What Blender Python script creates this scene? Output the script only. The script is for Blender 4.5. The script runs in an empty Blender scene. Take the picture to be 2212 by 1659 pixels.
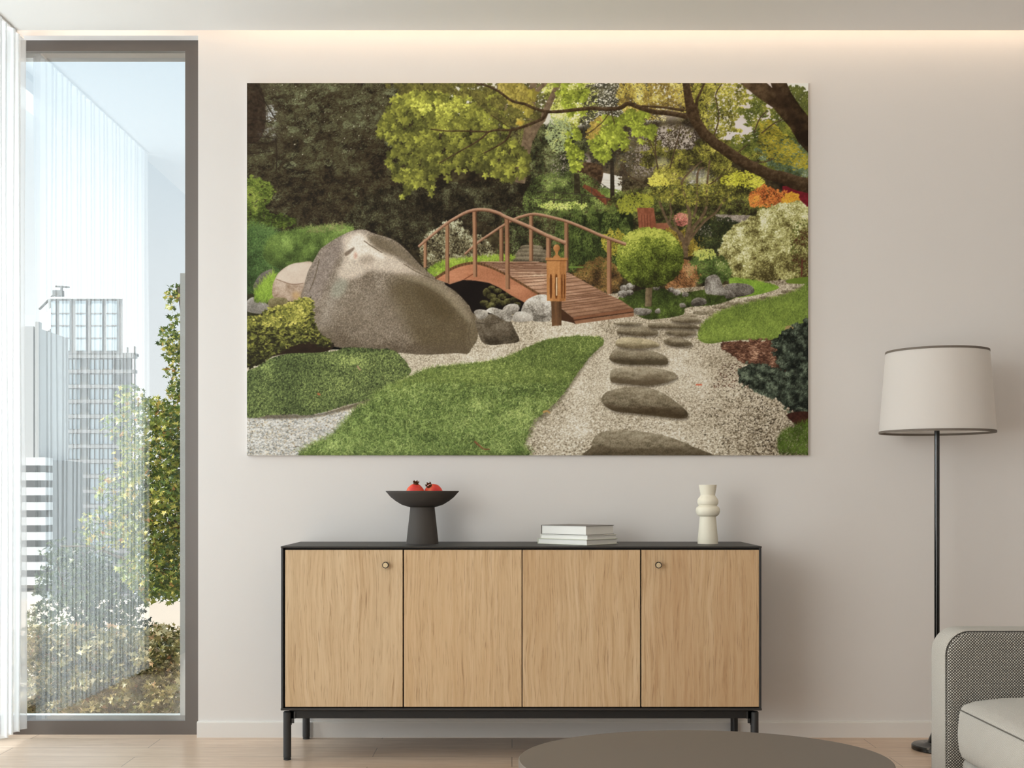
import bpy, bmesh, math, random
from mathutils import Vector, Matrix
random.seed(5)
SC = bpy.context.scene
COL = SC.collection
# ---------------------------------------------------------------- camera: level, eye height .95 m, rise of the lens
F, CXP, HZ, EYE, D = 2566.8, 1106.0, 1062.0, 0.95, 4.6
cd = bpy.data.cameras.new('camera'); cam = bpy.data.objects.new('camera', cd); COL.objects.link(cam)
cam.location = (0, 0, EYE); cam.rotation_euler = (math.pi/2, 0, 0)
cd.sensor_width = 36; cd.lens = 36*F/2212; cd.shift_y = (HZ-829.5)/2212; cd.clip_end = 3000; cd.clip_start = .05
SC.camera = cam
vs = SC.view_settings; vs.view_transform = 'Standard'; vs.look = 'None'; vs.gamma = 1; vs.use_curve_mapping = False; vs.exposure = 0.13
SC.cycles.max_bounces = 6; SC.cycles.diffuse_bounces = 4; SC.cycles.glossy_bounces = 3; SC.cycles.transparent_max_bounces = 10; SC.cycles.caustics_reflective = False; SC.cycles.caustics_refractive = False; SC.cycles.use_adaptive_sampling = True; SC.cycles.adaptive_threshold = .1; SC.cycles.sample_clamp_indirect = 6
SC.cycles.use_denoising = True
def X(px, Y=D): return (px-CXP)/F*Y
def Z(py, Y=D): return EYE-(py-HZ)/F*Y
# ---------------------------------------------------------------- helpers
def tag(o, label=None, cat=None, group=None, kind=None):
    if label: o['label'] = label
    if cat: o['category'] = cat
    if group: o['group'] = group
    if kind: o['kind'] = kind
    return o
def thing(name, label, cat, loc, rz=0, group=None):
    o = bpy.data.objects.new(name, None); COL.objects.link(o); o.location = loc; o.rotation_euler = (0, 0, rz); o.empty_display_size = .1
    return tag(o, label, cat, group)
def link(name, me, mat, parent=None, smooth=False, loc=None):
    me.materials.append(mat); o = bpy.data.objects.new(name, me); COL.objects.link(o)
    if parent: o.parent = parent
    if loc: o.location = loc
    if smooth:
        me.polygons.foreach_set('use_smooth', [True]*len(me.polygons))
    me.update(); return o
def obj(name, bm, mat, parent=None, smooth=False, loc=None, sharp=None):
    bmesh.ops.recalc_face_normals(bm, faces=bm.faces)
    if sharp is not None:
        for e in bm.edges:
            if len(e.link_faces) == 2 and e.calc_face_angle(0) > sharp: e.smooth = False
    me = bpy.data.meshes.new(name); bm.to_mesh(me); bm.free()
    return link(name, me, mat, parent, smooth, loc)
def box(bm, x0, x1, y0, y1, z0, z1, bev=0, seg=2):
    v = [bm.verts.new((x, y, z)) for z in (z0, z1) for y in (y0, y1) for x in (x0, x1)]
    f = [bm.faces.new([v[i] for i in q]) for q in ((0, 2, 3, 1), (4, 5, 7, 6), (0, 1, 5, 4), (2, 6, 7, 3), (0, 4, 6, 2), (1, 3, 7, 5))]
    if bev:
        es = list({e for q in f for e in q.edges})
        bmesh.ops.bevel(bm, geom=es, offset=bev, segments=seg, affect='EDGES', profile=.5)
    return bm
def NB_(): return bmesh.new()
def lathe(bm, prof, n=64, c=(0, 0, 0), cap=True):
    rings = []
    for r, z in prof:
        if r < 1e-5: rings.append([bm.verts.new((c[0], c[1], c[2]+z))])
        else: rings.append([bm.verts.new((c[0]+r*math.cos(2*math.pi*i/n), c[1]+r*math.sin(2*math.pi*i/n), c[2]+z)) for i in range(n)])
    for a, b in zip(rings, rings[1:]):
        for i in range(n):
            j = (i+1) % n
            if len(a) == 1 and len(b) == 1: continue
            if len(a) == 1: bm.faces.new((a[0], b[j], b[i]))
            elif len(b) == 1: bm.faces.new((a[i], a[j], b[0]))
            else: bm.faces.new((a[i], a[j], b[j], b[i]))
    if cap:
        for r in (rings[0], rings[-1]):
            if len(r) > 2: bm.faces.new(r)
    return bm
def tube(bm, pts, rad, n=8, cap=True):
    pts = [Vector(p) for p in pts]; rings = []
    up = Vector((0, 0, 1)) if abs((pts[-1]-pts[0]).normalized().z) < .9 else Vector((1, 0, 0))
    for i, p in enumerate(pts):
        t = (pts[min(i+1, len(pts)-1)]-pts[max(i-1, 0)]).normalized(); a = t.cross(up).normalized(); b = t.cross(a)
        r = rad[i] if isinstance(rad, (list, tuple)) else rad
        rings.append([bm.verts.new(p+a*r*math.cos(2*math.pi*k/n)+b*r*math.sin(2*math.pi*k/n)) for k in range(n)])
    for a, b in zip(rings, rings[1:]):
        for k in range(n): bm.faces.new((a[k], a[(k+1) % n], b[(k+1) % n], b[k]))
    if cap: bm.faces.new(rings[0]); bm.faces.new(rings[-1])
    return bm
def srgb(c):
    return tuple((v/255/12.92 if v/255 <= .04045 else ((v/255+.055)/1.055)**2.4) for v in c)
# ---------------------------------------------------------------- materials
def mat(name, col=(200, 200, 200), rough=.6, metal=0, spec=.5, bump=None, **kw):
    m = bpy.data.materials.new(name); m.use_nodes = True; nt = m.node_tree; b = nt.nodes['Principled BSDF']
    b.inputs['Base Color'].default_value = (*srgb(col), 1); b.inputs['Roughness'].default_value = rough
    b.inputs['Metallic'].default_value = metal; b.inputs['Specular IOR Level'].default_value = spec
    for k, v in kw.items(): b.inputs[k.replace('_', ' ')].default_value = v
    if bump:
        sc, st = bump; tc = nt.nodes.new('ShaderNodeTexCoord'); nz = nt.nodes.new('ShaderNodeTexNoise'); nz.inputs['Scale'].default_value = sc; nz.inputs['Detail'].default_value = 4
        bp = nt.nodes.new('ShaderNodeBump'); bp.inputs['Strength'].default_value = st; bp.inputs['Distance'].default_value = .002
        nt.links.new(tc.outputs['Object'], nz.inputs['Vector']); nt.links.new(nz.outputs['Fac'], bp.inputs['Height']); nt.links.new(bp.outputs['Normal'], b.inputs['Normal'])
    return m
class N:
    """small node-graph writer"""
    def __init__(s, m): s.nt = m.node_tree; s.b = s.nt.nodes.get('Principled BSDF')
    def n(s, t, **kw):
        o = s.nt.nodes.new(t)
        for k, v in kw.items():
            if k.startswith('_'): setattr(o, k[1:], v)
            else:
                key = int(k[1:]) if k[0] == 'i' and k[1:].isdigit() else k.replace('_', ' ')
                if hasattr(v, 'is_output') or isinstance(v, bpy.types.NodeSocket): s.nt.links.new(v, o.inputs[key])
                else: o.inputs[key].default_value = v
        return o
    def math(s, op, a, b=None, clamp=False):
        o = s.nt.nodes.new('ShaderNodeMath'); o.operation = op; o.use_clamp = clamp
        for i, v in enumerate((a, b)):
            if v is None: continue
            if isinstance(v, bpy.types.NodeSocket): s.nt.links.new(v, o.inputs[i])
            else: o.inputs[i].default_value = v
        return o.outputs[0]
    def ramp(s, f, stops):
        o = s.nt.nodes.new('ShaderNodeValToRGB'); s.nt.links.new(f, o.inputs[0]); e = o.color_ramp.elements
        while len(e) < len(stops): e.new(.5)
        for q, (p, c) in zip(e, stops): q.position = p; q.color = (*srgb(c), 1)
        return o.outputs[0]
    def mix(s, f, a, b, mode='MIX'):
        o = s.nt.nodes.new('ShaderNodeMix'); o.data_type = 'RGBA'; o.blend_type = mode
        for k, v in ((0, f), (6, a), (7, b)):
            if isinstance(v, bpy.types.NodeSocket): s.nt.links.new(v, o.inputs[k])
            else: o.inputs[k].default_value = v if k == 0 else (*srgb(v), 1)
        return o.outputs[2]
    def map(s, scale, src='Object', loc=(0, 0, 0), rot=(0, 0, 0)):
        tc = s.nt.nodes.new('ShaderNodeTexCoord'); mp = s.nt.nodes.new('ShaderNodeMapping'); mp.inputs['Scale'].default_value = scale; mp.inputs['Location'].default_value = loc; mp.inputs['Rotation'].default_value = rot
        s.nt.links.new(tc.outputs[src], mp.inputs[0]); return mp.outputs[0]
    def noise(s, vec, scale, detail=4, rough=.5, dist=0):
        o = s.n('ShaderNodeTexNoise', Vector=vec, Scale=scale, Detail=detail, Roughness=rough, Distortion=dist); return o.outputs['Fac']
    def link(s, a, b): s.nt.links.new(a, b)
    def bump(s, h, st, dist=.001):
        o = s.n('ShaderNodeBump', Strength=st, Distance=dist, Height=h); s.link(o.outputs[0], s.b.inputs['Normal'])

# ---------------------------------------------------------------- the printed garden picture, painted as numbers
import numpy as np
AX, AY, AW, AH, SS = 533, 179, 1213, 805, 2      # the print's corner and size on the wall, in units of 1/558 m
def paint_garden():
    rs = np.random.RandomState(7)
    Wc, Hc = AW*SS, AH*SS
    C = np.zeros((Hc, Wc, 3), np.float32)
    def T(p): return [((x-AX)*SS, (y-AY)*SS) for x, y in p]
    def noise(cell, octaves=3, seed=0, ax=1.0, ay=1.0):
        r = np.random.RandomState(1000+seed); out = np.zeros((Hc, Wc), np.float32); tot = 0; a = 1.0
        for o in range(octaves):
            cx = max(1.5, cell*SS*ax/2**o); cy = max(1.5, cell*SS*ay/2**o)
            gw, gh = int(Wc/cx)+3, int(Hc/cy)+3
            g = r.rand(gh, gw).astype(np.float32)
            xs = np.arange(Wc)/cx; ys = np.arange(Hc)/cy
            xi = xs.astype(int); yi = ys.astype(int); fx = (xs-xi); fy = (ys-yi)
            fx = (fx*fx*(3-2*fx)).astype(np.float32); fy = (fy*fy*(3-2*fy)).astype(np.float32)
            rowa = g[:, xi]*(1-fx)+g[:, xi+1]*fx
            out += a*(rowa[yi]*(1-fy)[:, None]+rowa[yi+1]*fy[:, None]); tot += a; a *= .55
        out /= tot
        return np.clip((out-.5)*1.9+.5, 0, 1)
    NB = noise(60, 3, 1); NM = noise(18, 3, 2); NF = noise(5, 2, 3); NG = noise(1.6, 2, 4); ND = noise(9, 3, 5, 1.6, .6)
    NO = noise(9, 4, 61); NO2 = noise(16, 4, 62, 1.5, .8)
    def spline(p, closed=True, k=8):
        p = np.array(p, float); n = len(p); out = []
        rng = range(n) if closed else range(n-1)
        for i in rng:
            if closed: a, b, c, d = p[i-1], p[i], p[(i+1) % n], p[(i+2) % n]
            else: a, b, c, d = p[max(i-1, 0)], p[i], p[i+1], p[min(i+2, n-1)]
            for t in np.arange(k)/k:
                out.append(.5*((2*b)+(c-a)*t+(2*a-5*b+4*c-d)*t*t+(-a+3*b-3*c+d)*t**3))
        if not closed: out.append(p[-1])
        return np.array(out)
    def mask(p, smooth=True, rough=0):
        P = spline(T(p)) if smooth else np.array(T(p), float)
        if rough:
            P = P + rs.randn(*P.shape)*rough*SS
        m = np.zeros((Hc, Wc), bool)
        y0 = max(0, int(P[:, 1].min())); y1 = min(Hc, int(P[:, 1].max())+1)
        A = P; B = np.roll(P, -1, 0)
        for y in range(y0, y1):
            yy = y+.5
            c = ((A[:, 1] <= yy) != (B[:, 1] <= yy))
            if not c.any(): continue
            a = A[c]; b = B[c]
            xs = np.sort(a[:, 0]+(yy-a[:, 1])/(b[:, 1]-a[:, 1])*(b[:, 0]-a[:, 0]))
            for i in range(0, len(xs)-1, 2):
                m[y, max(0, int(round(xs[i]))):max(0, int(round(xs[i+1])))] = True
        return m
    def blur(m, r):
        r = max(1, int(r*SS)); f = m.astype(np.float32)
        for _ in range(2):
            for axn in (0, 1):
                f = np.moveaxis(f, axn, 0)
                pad = np.concatenate([np.repeat(f[:1], r+1, 0), f, np.repeat(f[-1:], r, 0)], 0)
                c = np.cumsum(pad, 0, dtype=np.float64)
                f = ((c[2*r+1:]-c[:-2*r-1])/(2*r+1)).astype(np.float32)
                f = np.moveaxis(f, 0, axn)
        return f
    def crop(m, pad):
        ry = np.nonzero(m.any(1))[0]; rx = np.nonzero(m.any(0))[0]
        if not len(ry): return slice(0, 1), slice(0, 1)
        return slice(max(0, ry[0]-pad), min(Hc, ry[-1]+pad+1)), slice(max(0, rx[0]-pad), min(Wc, rx[-1]+pad+1))
    def org(p, r=5, amp=.9, nz=None):      # an outline broken up like a leafy edge
        m = mask(p); q = crop(m, int(r*SS*3)); o = np.zeros((Hc, Wc), bool)
        f = blur(m[q], r); nn = (NO if nz is None else nz)[q]
        o[q] = (f+amp*(nn-.5)*(1-np.abs(f-.5)*.6)) > .5
        return o
    def box(x0, y0, x1, y1): return [(x0, y0), (x1, y0), (x1, y1), (x0, y1)]
    def ell(cx, cy, rx, ry, n=14, ang=0):
        a = np.arange(n)/n*2*np.pi; ca, sa = np.cos(ang), np.sin(ang)
        return [(cx+rx*np.cos(t)*ca-ry*np.sin(t)*sa, cy+rx*np.cos(t)*sa+ry*np.sin(t)*ca) for t in a]
    def pal(cols, t):
        cols = np.array(cols, np.float32)/255; t = np.clip(t, 0, .9999)*(len(cols)-1)
        i = t.astype(int); f = (t-i)[..., None]
        return cols[i]*(1-f)+cols[i+1]*f
    def fill(m, cols, t=.5, n=NM, an=.3, n2=NG, an2=.2, light=None, alpha=None):
        if not isinstance(m, np.ndarray): m = mask(m)
        ys, xs = np.nonzero(m)
        if not len(ys): return m
        v = t+an*(n[ys, xs]-.5)+an2*(n2[ys, xs]-.5)
        if light is not None: v = v+light(xs/SS+AX, ys/SS+AY)
        c = pal(cols, v)
        if alpha is not None: c = C[ys, xs]*(1-alpha)+c*alpha
        C[ys, xs] = c
        return m
    def tint(m, col, a, b=6, clip=None):
        if not isinstance(m, np.ndarray): m = mask(m)
        q = crop(m, int(b*SS*2.2)+2); f = blur(m[q], b)*a
        if clip is not None: f = f*clip[q]
        ys, xs = np.nonzero(f > .003); f = f[ys, xs][:, None]; ys = ys+q[0].start; xs = xs+q[1].start
        C[ys, xs] = C[ys, xs]*(1-f)+np.array(col, np.float32)/255*f
    def gain(m, g, b=6, clip=None):
        if not isinstance(m, np.ndarray): m = mask(m)
        q = crop(m, int(b*SS*2.2)+2); f = blur(m[q], b)
        if clip is not None: f = f*clip[q]
        C[q] = np.clip(C[q]*(1+(g-1)*f[..., None]), 0, 1)
    def stamps(m, N, cols, size, asp=.5, ang=0, angj=3.2, kind='ell', t=.5, an=.5, ar=.5, n=NM, light=None, sj=.4, order=True, sizef=None, tnt=None):
        if not isinstance(m, np.ndarray): m = mask(m)
        ys, xs = np.nonzero(m)
        if not len(ys): return m
        k = rs.randint(0, len(ys), N); y = ys[k]; x = xs[k]
        if order: o = np.argsort(y+rs.rand(N)*8); y = y[o]; x = x[o]
        v = t+an*(n[y, x]-.5)+ar*(rs.rand(N)-.5)
        if light is not None: v = v+light(x/SS+AX, y/SS+AY)
        c = pal(cols, v)
        L = size*SS*(1+sj*(rs.rand(N)-.5)*2)
        if sizef is not None: L = L*sizef(x/SS+AX, y/SS+AY)
        a = ang+angj*(rs.rand(N)-.5)*2
        R = int(np.ceil(L.max()))
        g = np.arange(-R, R+1); gx, gy = np.meshgrid(g, g); gx = gx.ravel(); gy = gy.ravel()
        step = max(1, int(3e6//len(gx)))
        for s in range(0, N, step):
            e = slice(s, s+step)
            ca, sa = np.cos(a[e])[:, None], np.sin(a[e])[:, None]; l = L[e][:, None]
            u = (gx*ca+gy*sa)/l; w = (-gx*sa+gy*ca)/l
            if kind == 'ell': ins = u*u+(w/asp)**2 <= 1
            elif kind == 'leaf':
                ins = np.abs(w) <= asp*(1-u*u)*np.where(u > 0, 1-.4*u, 1)
                ins &= np.abs(u) <= 1
            elif kind == 'maple':
                r = np.sqrt(u*u+w*w); th = np.arctan2(w, u)
                lob = np.abs(np.cos(th*2.5))**1.6
                ins = (r <= .42+.56*np.abs(np.cos(th*2.5))**1.5*(.75+.25*np.cos(th)))&(w*asp <= 1)
            elif kind == 'twig':
                ins = (np.abs(u) <= 1)&(np.abs(w-.25*np.sin(u*3)) <= asp)
            ii, jj = np.nonzero(ins)
            py = y[e][ii]+gy[jj]; px = x[e][ii]+gx[jj]
            ok = (py >= 0)&(py < Hc)&(px >= 0)&(px < Wc)
            cc = c[e][ii[ok]]
            if kind in ('maple', 'leaf'):   # a lighter half on every leaf
                cc = np.clip(cc*(1+.12*np.sign(w[ii[ok], jj[ok]]))[:, None], 0, 1)
            C[py[ok], px[ok]] = cc
        return m
    def blades(m, N, cols, ln, w=1, ang=-1.57, angj=.4, bend=.5, t=.5, an=.4, ar=.6, n=NM, light=None, lenf=None):
        if not isinstance(m, np.ndarray): m = mask(m)
        ys, xs = np.nonzero(m); k = rs.randint(0, len(ys), N); y = ys[k]; x = xs[k]
        o = np.argsort(y+rs.rand(N)*10); y = y[o].astype(float); x = x[o].astype(float)
        v = t+an*(n[y.astype(int), x.astype(int)]-.5)+ar*(rs.rand(N)-.5)
        if light is not None: v = v+light(x/SS+AX, y/SS+AY)
        L = ln*SS*(.5+rs.rand(N))
        if lenf is not None: L = L*lenf(x/SS+AX, y/SS+AY)
        a = ang+angj*rs.randn(N); b = bend*rs.randn(N)
        K = int(ln*SS*2.2)
        c = pal(cols, v)
        for j in range(K):
            q = j/(K-1); aa = a+b*q; px = x+np.cos(aa)*L*q; py = y+np.sin(aa)*L*q
            cc = np.clip(c*(.78+.4*q), 0, 1)
            ww = w if q < .6 else max(0, w-1)
            for dx in range(0, ww+1):
                ix = (px+dx).astype(int); iy = py.astype(int)
                ok = (ix >= 0)&(ix < Wc)&(iy >= 0)&(iy < Hc)
                C[iy[ok], ix[ok]] = cc[ok]
        return m
    def stroke(pts, w0, w1, cols, lit=.5, widths=None, tex=.3):
        p = spline(T(pts), False, 10); n = len(p)
        d = np.gradient(p, axis=0); d /= np.maximum(1e-6, np.hypot(d[:, 0], d[:, 1]))[:, None]
        nr = np.stack([-d[:, 1], d[:, 0]], 1)
        w = np.linspace(w0, w1, n) if widths is None else np.interp(np.linspace(0, 1, n), np.linspace(0, 1, len(widths)), widths)
        w = w*SS/2
        K = max(3, int(w.max()*2.5)); 
        q = np.linspace(-1, 1, K)
        # dense resample along
        seg = np.r_[0, np.cumsum(np.hypot(*np.diff(p, axis=0).T))]; M = int(seg[-1]*1.5)+2
        s = np.linspace(0, seg[-1], M)
        P = np.stack([np.interp(s, seg, p[:, 0]), np.interp(s, seg, p[:, 1])], 1); Nn = np.stack([np.interp(s, seg, nr[:, 0]), np.interp(s, seg, nr[:, 1])], 1); Wd = np.interp(s, seg, w)
        Q = P[:, None]+Nn[:, None]*(Wd[:, None]*q[None])[..., None]
        ix = Q[..., 0].astype(int).ravel(); iy = Q[..., 1].astype(int).ravel()
        # lit side by the normal's upward part
        up = -(Nn[:, 1][:, None]*q[None])
        v = (.5+lit*.45*up).ravel()
        ok = (ix >= 0)&(ix < Wc)&(iy >= 0)&(iy < Hc); ix = ix[ok]; iy = iy[ok]; v = v[ok]+tex*(NF[iy, ix]-.5)+tex*.7*(NG[iy, ix]-.5)
        C[iy, ix] = pal(cols, v)
    def rock(p, cols, t=.45, top=.35, side=.0, an=.35, an2=.35, rough=0, cracks=0, n=NM):
        m = mask(p, rough=rough); a = np.array(p); x0, x1 = a[:, 0].min(), a[:, 0].max(); y0, y1 = a[:, 1].min(), a[:, 1].max()
        fill(m, cols, t, n, an, NG, an2, light=lambda x, y: top*(.5-(y-y0)/(y1-y0))+side*((x-x0)/(x1-x0)-.5))
        for i in range(cracks):
            cx = x0+(x1-x0)*rs.rand(); cy = y0+(y1-y0)*(.3+.6*rs.rand()); L = (x1-x0)*.25
            s = C.copy(); stroke([(cx-L, cy+rs.randn()*2), (cx, cy+rs.randn()*2), (cx+L, cy+rs.randn()*2)], .8, .5, [cols[0], cols[0]], 0)
            C[~m] = s[~m]
        return m
    G = lambda v: (v, v, v)
    # ---------- far background
    fill(mask(box(533, 179, 1746, 700), False), [(30, 24, 16), (52, 44, 28), (78, 70, 44)], .45, NM, .9, NF, .5)
    # sky showing through
    for p, c in ((box(1000, 176, 1420, 262), (222, 220, 205)), (ell(1232, 225, 40, 50), (240, 243, 228)), (ell(1120, 235, 30, 34), (235, 232, 224)),
                 ([(1560, 176), (1746, 176), (1746, 240), (1680, 270), (1640, 300), (1560, 320), (1535, 290)], (214, 204, 200)), (ell(1725, 190, 34, 22), (236, 240, 228)),
                 (ell(1585, 285, 45, 26), (216, 206, 206)), (ell(1560, 240, 30, 40), (205, 200, 185)), (ell(585, 250, 16, 26), (190, 195, 200)), (ell(575, 290, 22, 12), (185, 190, 195)), (ell(596, 186, 8, 12), (220, 225, 225)),
                 (ell(1380, 330, 50, 55), (150, 140, 130)), (ell(1510, 395, 40, 30), (190, 188, 180)), (ell(1450, 300, 60, 30), (185, 175, 165)), (ell(1235, 360, 50, 34), (160, 148, 140))):
        tint(mask(p), c, .95, 5)
    # left conifers
    con = mask([(533, 179), (860, 176), (880, 230), (870, 330), (900, 400), (1130, 380), (1135, 470), (1000, 500), (900, 540), (760, 500), (533, 520)])
    P_con = [(30, 24, 17), (54, 44, 29), (70, 63, 41), (84, 86, 58), (114, 118, 86)]
    gap = mask([(556, 300), (566, 240), (590, 225), (600, 270), (620, 300), (600, 312), (570, 305)])
    stamps(con & ~gap, 26000, P_con, 4.2, .28, -.3, 1.0, 'leaf', .38, .75, .5, NM, light=lambda x, y: -.0011*(y-250)+.06*np.sin(x/38.)+.05*np.cos(y/22.+x/60.))
    for i in range(330):
        cx, cy = 560+rs.rand()*300, 182+rs.rand()*300
        if cy > 330 and cx > 800: continue
        stamps(mask(ell(cx, cy, 9+9*rs.rand(), 4+4*rs.rand(), 8, -.3+rs.randn()*.4)), 70, P_con, 2.6, .2, -.2, .9, 'leaf', .66+.2*rs.randn()-.0016*(cy-250), .3, .5)
    stamps(con & ~gap, 9000, P_con, 2.2, .3, -.5, 1.2, 'leaf', .5, .8, .6, noise(26, 3, 8), light=lambda x, y: -.0016*(y-260))
    stamps(mask([(533, 200), (600, 185), (618, 320), (560, 330), (533, 330)]), 900, [(40, 32, 22), (70, 60, 42), (82, 78, 54)], 4, .12, .5, .7, 'twig', .4)
    fill(mask([(533, 185), (560, 179), (575, 250), (562, 300), (533, 300)]), [(28, 20, 14), (62, 46, 34)], .5, NF, .8, alpha=.8)
    for a in ([(533, 255), (560, 258), (592, 268)], [(533, 297), (575, 296), (592, 300)], [(533, 308), (570, 310), (595, 305)], [(533, 333), (590, 326)], [(560, 195), (578, 230), (596, 258)], [(595, 300), (598, 330), (597, 370)]):
        stroke(a, 1.6, 1.2, [(28, 22, 16), (50, 40, 30)], .3)
    stamps(mask([(590, 180), (700, 180), (840, 190), (850, 250), (760, 330), (640, 330), (600, 250)]), 60, [(200, 195, 160), (240, 235, 220)], .8, 1, t=.5)
    # dark yew behind the bridge
    P_yew = [(24, 20, 13), (38, 32, 21), (54, 50, 33), (76, 76, 52), (112, 114, 82)]
    yew = org([(740, 500), (780, 430), (860, 400), (900, 400), (1150, 395), (1165, 450), (1140, 520), (1130, 560), (1090, 565), (1080, 500), (1000, 470), (930, 520), (900, 545), (850, 518), (800, 495)])
    stamps(yew, 15000, P_yew, 1.8, .5, 0, 3.1, 'leaf', .33, .75, .7, NM)
    # ---------- middle far: sky-lit greens behind the trunk
    P_lit = [(60, 56, 36), (110, 112, 50), (155, 162, 66), (205, 212, 110), (238, 240, 170)]
    stamps(org([(1000, 179), (1180, 179), (1160, 300), (1110, 320), (1020, 270)]), 1500, [(60, 54, 38), (96, 94, 52), (130, 134, 62)], 4, .5, kind='leaf', t=.45)
    stamps(org([(1180, 179), (1275, 176), (1290, 240), (1250, 270), (1235, 290), (1200, 270), (1190, 240)]), 2400, P_lit, 2.6, .6, kind='leaf', t=.62, an=.6, ar=.6)
    stamps(org([(1270, 179), (1400, 176), (1380, 300), (1350, 400), (1300, 380), (1260, 300)]), 5200, [(40, 38, 30), (64, 62, 48), (92, 88, 66), (120, 118, 84)], 2.6, .35, .2, 1.2, 'leaf', .4, .7, .5)
    stamps(org([(1150, 290), (1200, 270), (1260, 300), (1270, 400), (1220, 420), (1150, 400)]), 5200, [(30, 30, 20), (58, 62, 36), (96, 102, 60), (150, 160, 110)], 2.2, .4, .1, 1.4, 'leaf', .42, .8, .5)
    stamps(org([(1190, 260), (1225, 255), (1235, 300), (1205, 330), (1180, 300)]), 600, [(110, 120, 90), (160, 175, 120), (195, 200, 110)], 2.4, .5, kind='leaf')
    stamps(mask([(1240, 370), (1290, 350), (1350, 370), (1345, 390), (1290, 385), (1240, 400)]), 900, [(60, 50, 40), (110, 96, 70)], 2.5, .4, kind='leaf')
    # house, red ramp, hillside of ivy
    fill(mask([(1278, 368), (1345, 382), (1342, 416), (1300, 413), (1276, 400)], False), [(200, 196, 182), (240, 236, 224)], .6)
    for y in (388, 394, 400, 406): stroke([(1290, y), (1341, y+3)], .7, .7, [(180, 172, 160), (205, 198, 186)], 0)
    fill(mask([(1246, 352), (1300, 360), (1292, 408), (1258, 396), (1240, 385)]), [(48, 34, 22), (110, 84, 58)], .4, NF, .8)
    stamps(mask([(1200, 372), (1262, 375), (1300, 400), (1340, 420), (1420, 430), (1420, 460), (1200, 470), (1130, 450), (1150, 390)]), 7000, [(46, 50, 26), (78, 92, 44), (112, 130, 62), (165, 182, 96)], 1.7, .55, kind='leaf', t=.42, an=.7)
    fill(mask([(1262, 398), (1290, 410), (1318, 430), (1335, 448), (1310, 444), (1280, 420), (1258, 404)], False), [(84, 46, 30), (140, 78, 52)], .4, NF, .6)
    stamps(org([(1155, 440), (1215, 436), (1275, 442), (1250, 450), (1180, 452)], 3, 1.2), 600, [(120, 150, 60), (190, 205, 100), (226, 232, 150)], 1.6, .5, kind='leaf')
    stamps(mask([(1292, 408), (1340, 412), (1345, 428), (1310, 426)]), 500, [(70, 90, 36), (150, 170, 80)], 1.8, .5, kind='leaf')
    stroke([(1160, 413), (1250, 420), (1345, 432)], 1, 1, [(44, 40, 32), (70, 62, 50)], 0); stroke([(1155, 428), (1240, 434)], .8, .8, [(44, 40, 32), (70, 62, 50)], 0)
    for x, y in ((1197, 416), (1256, 420), (1311, 428)): stroke([(x, y), (x, y+22)], 1.1, 1.1, [(44, 40, 32), (60, 52, 44)], 0)
    stroke([(1282, 385), (1340, 425)], 1, 1, [(50, 46, 40), (70, 64, 55)], 0); stroke([(1278, 404), (1278, 425)], 1, 1, [(50, 46, 40), (70, 64, 55)], 0)
    fill(mask([(1240, 375), (1252, 375), (1254, 418), (1240, 418)], False), [(38, 34, 22), (74, 68, 44)], .4, NF, .6)
    fill(mask([(1318, 350), (1326, 350), (1328, 430), (1318, 430)], False), [(36, 30, 22), (70, 60, 46)], .4, NF, .6)
    # ---------- right background foliage
    P_mp = [(48, 44, 24), (88, 86, 36), (126, 124, 48), (168, 162, 66), (216, 206, 104)]
    stamps(org([(1345, 179), (1480, 176), (1490, 240), (1380, 262), (1340, 235)]), 2600, [(96, 80, 44), (150, 130, 56), (196, 182, 84), (232, 222, 150)], 2.6, .5, kind='leaf', t=.5, an=.8)
    stamps(org([(1340, 260), (1500, 255), (1520, 320), (1480, 400), (1350, 420)]), 4600, [(52, 42, 32), (84, 74, 52), (124, 116, 74)], 2.4, .35, kind='leaf', t=.35, an=.8)
    stamps(org([(1500, 179), (1600, 179), (1610, 230), (1560, 300), (1510, 260)]), 1500, P_mp, 3, .5, kind='leaf', t=.55)
    stamps(org([(1600, 235), (1650, 215), (1746, 300), (1746, 400), (1640, 380), (1560, 330), (1580, 300), (1625, 290)], 8, 1.6, NO2), 6500, [(50, 58, 28), (88, 96, 38), (120, 126, 48), (164, 158, 62)], 2.8, .45, 0, 1.2, 'leaf', .45, .7, .5)
    stamps(org([(1640, 310), (1700, 300), (1746, 330), (1746, 390), (1690, 370), (1640, 340)]), 1600, [(60, 76, 56), (104, 120, 88), (200, 206, 200)], 2.2, .5, kind='leaf', t=.3, an=.6)
    stamps(org([(1655, 260), (1746, 340), (1746, 365), (1690, 355), (1640, 320)]), 1100, [(96, 92, 34), (160, 148, 44), (196, 176, 60)], 3, .35, .2, .5, 'leaf', .45)
    stamps(org([(1700, 190), (1746, 200), (1746, 290), (1720, 240)]), 800, [(60, 66, 34), (110, 116, 50)], 3, .5, kind='leaf')
    stamps(org([(1370, 325), (1410, 310), (1470, 318), (1560, 300), (1580, 350), (1640, 400), (1600, 430), (1540, 440), (1420, 440), (1400, 400), (1420, 370), (1380, 350)], 9, 2.2, NO2), 7600, P_mp, 2.5, .5, 0, 1.6, 'leaf', .42, .75, .5, NM)
    stamps(org([(1400, 385), (1430, 378), (1440, 400), (1410, 408)]), 260, [(180, 170, 60), (232, 226, 100)], 2.6, .5, kind='leaf')
    stamps(org([(1560, 380), (1620, 370), (1650, 400), (1600, 412), (1560, 400)]), 600, [(130, 130, 36), (196, 196, 60), (222, 220, 90)], 2.6, .45, 0, .8, kind='leaf')
    tint(ell(1508, 385, 26, 20), (200, 198, 196), .45, 5); tint(ell(1450, 250, 26, 10), (215, 205, 195), .5, 5); tint(ell(1430, 350, 16, 10), (205, 200, 200), .35, 4)
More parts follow.
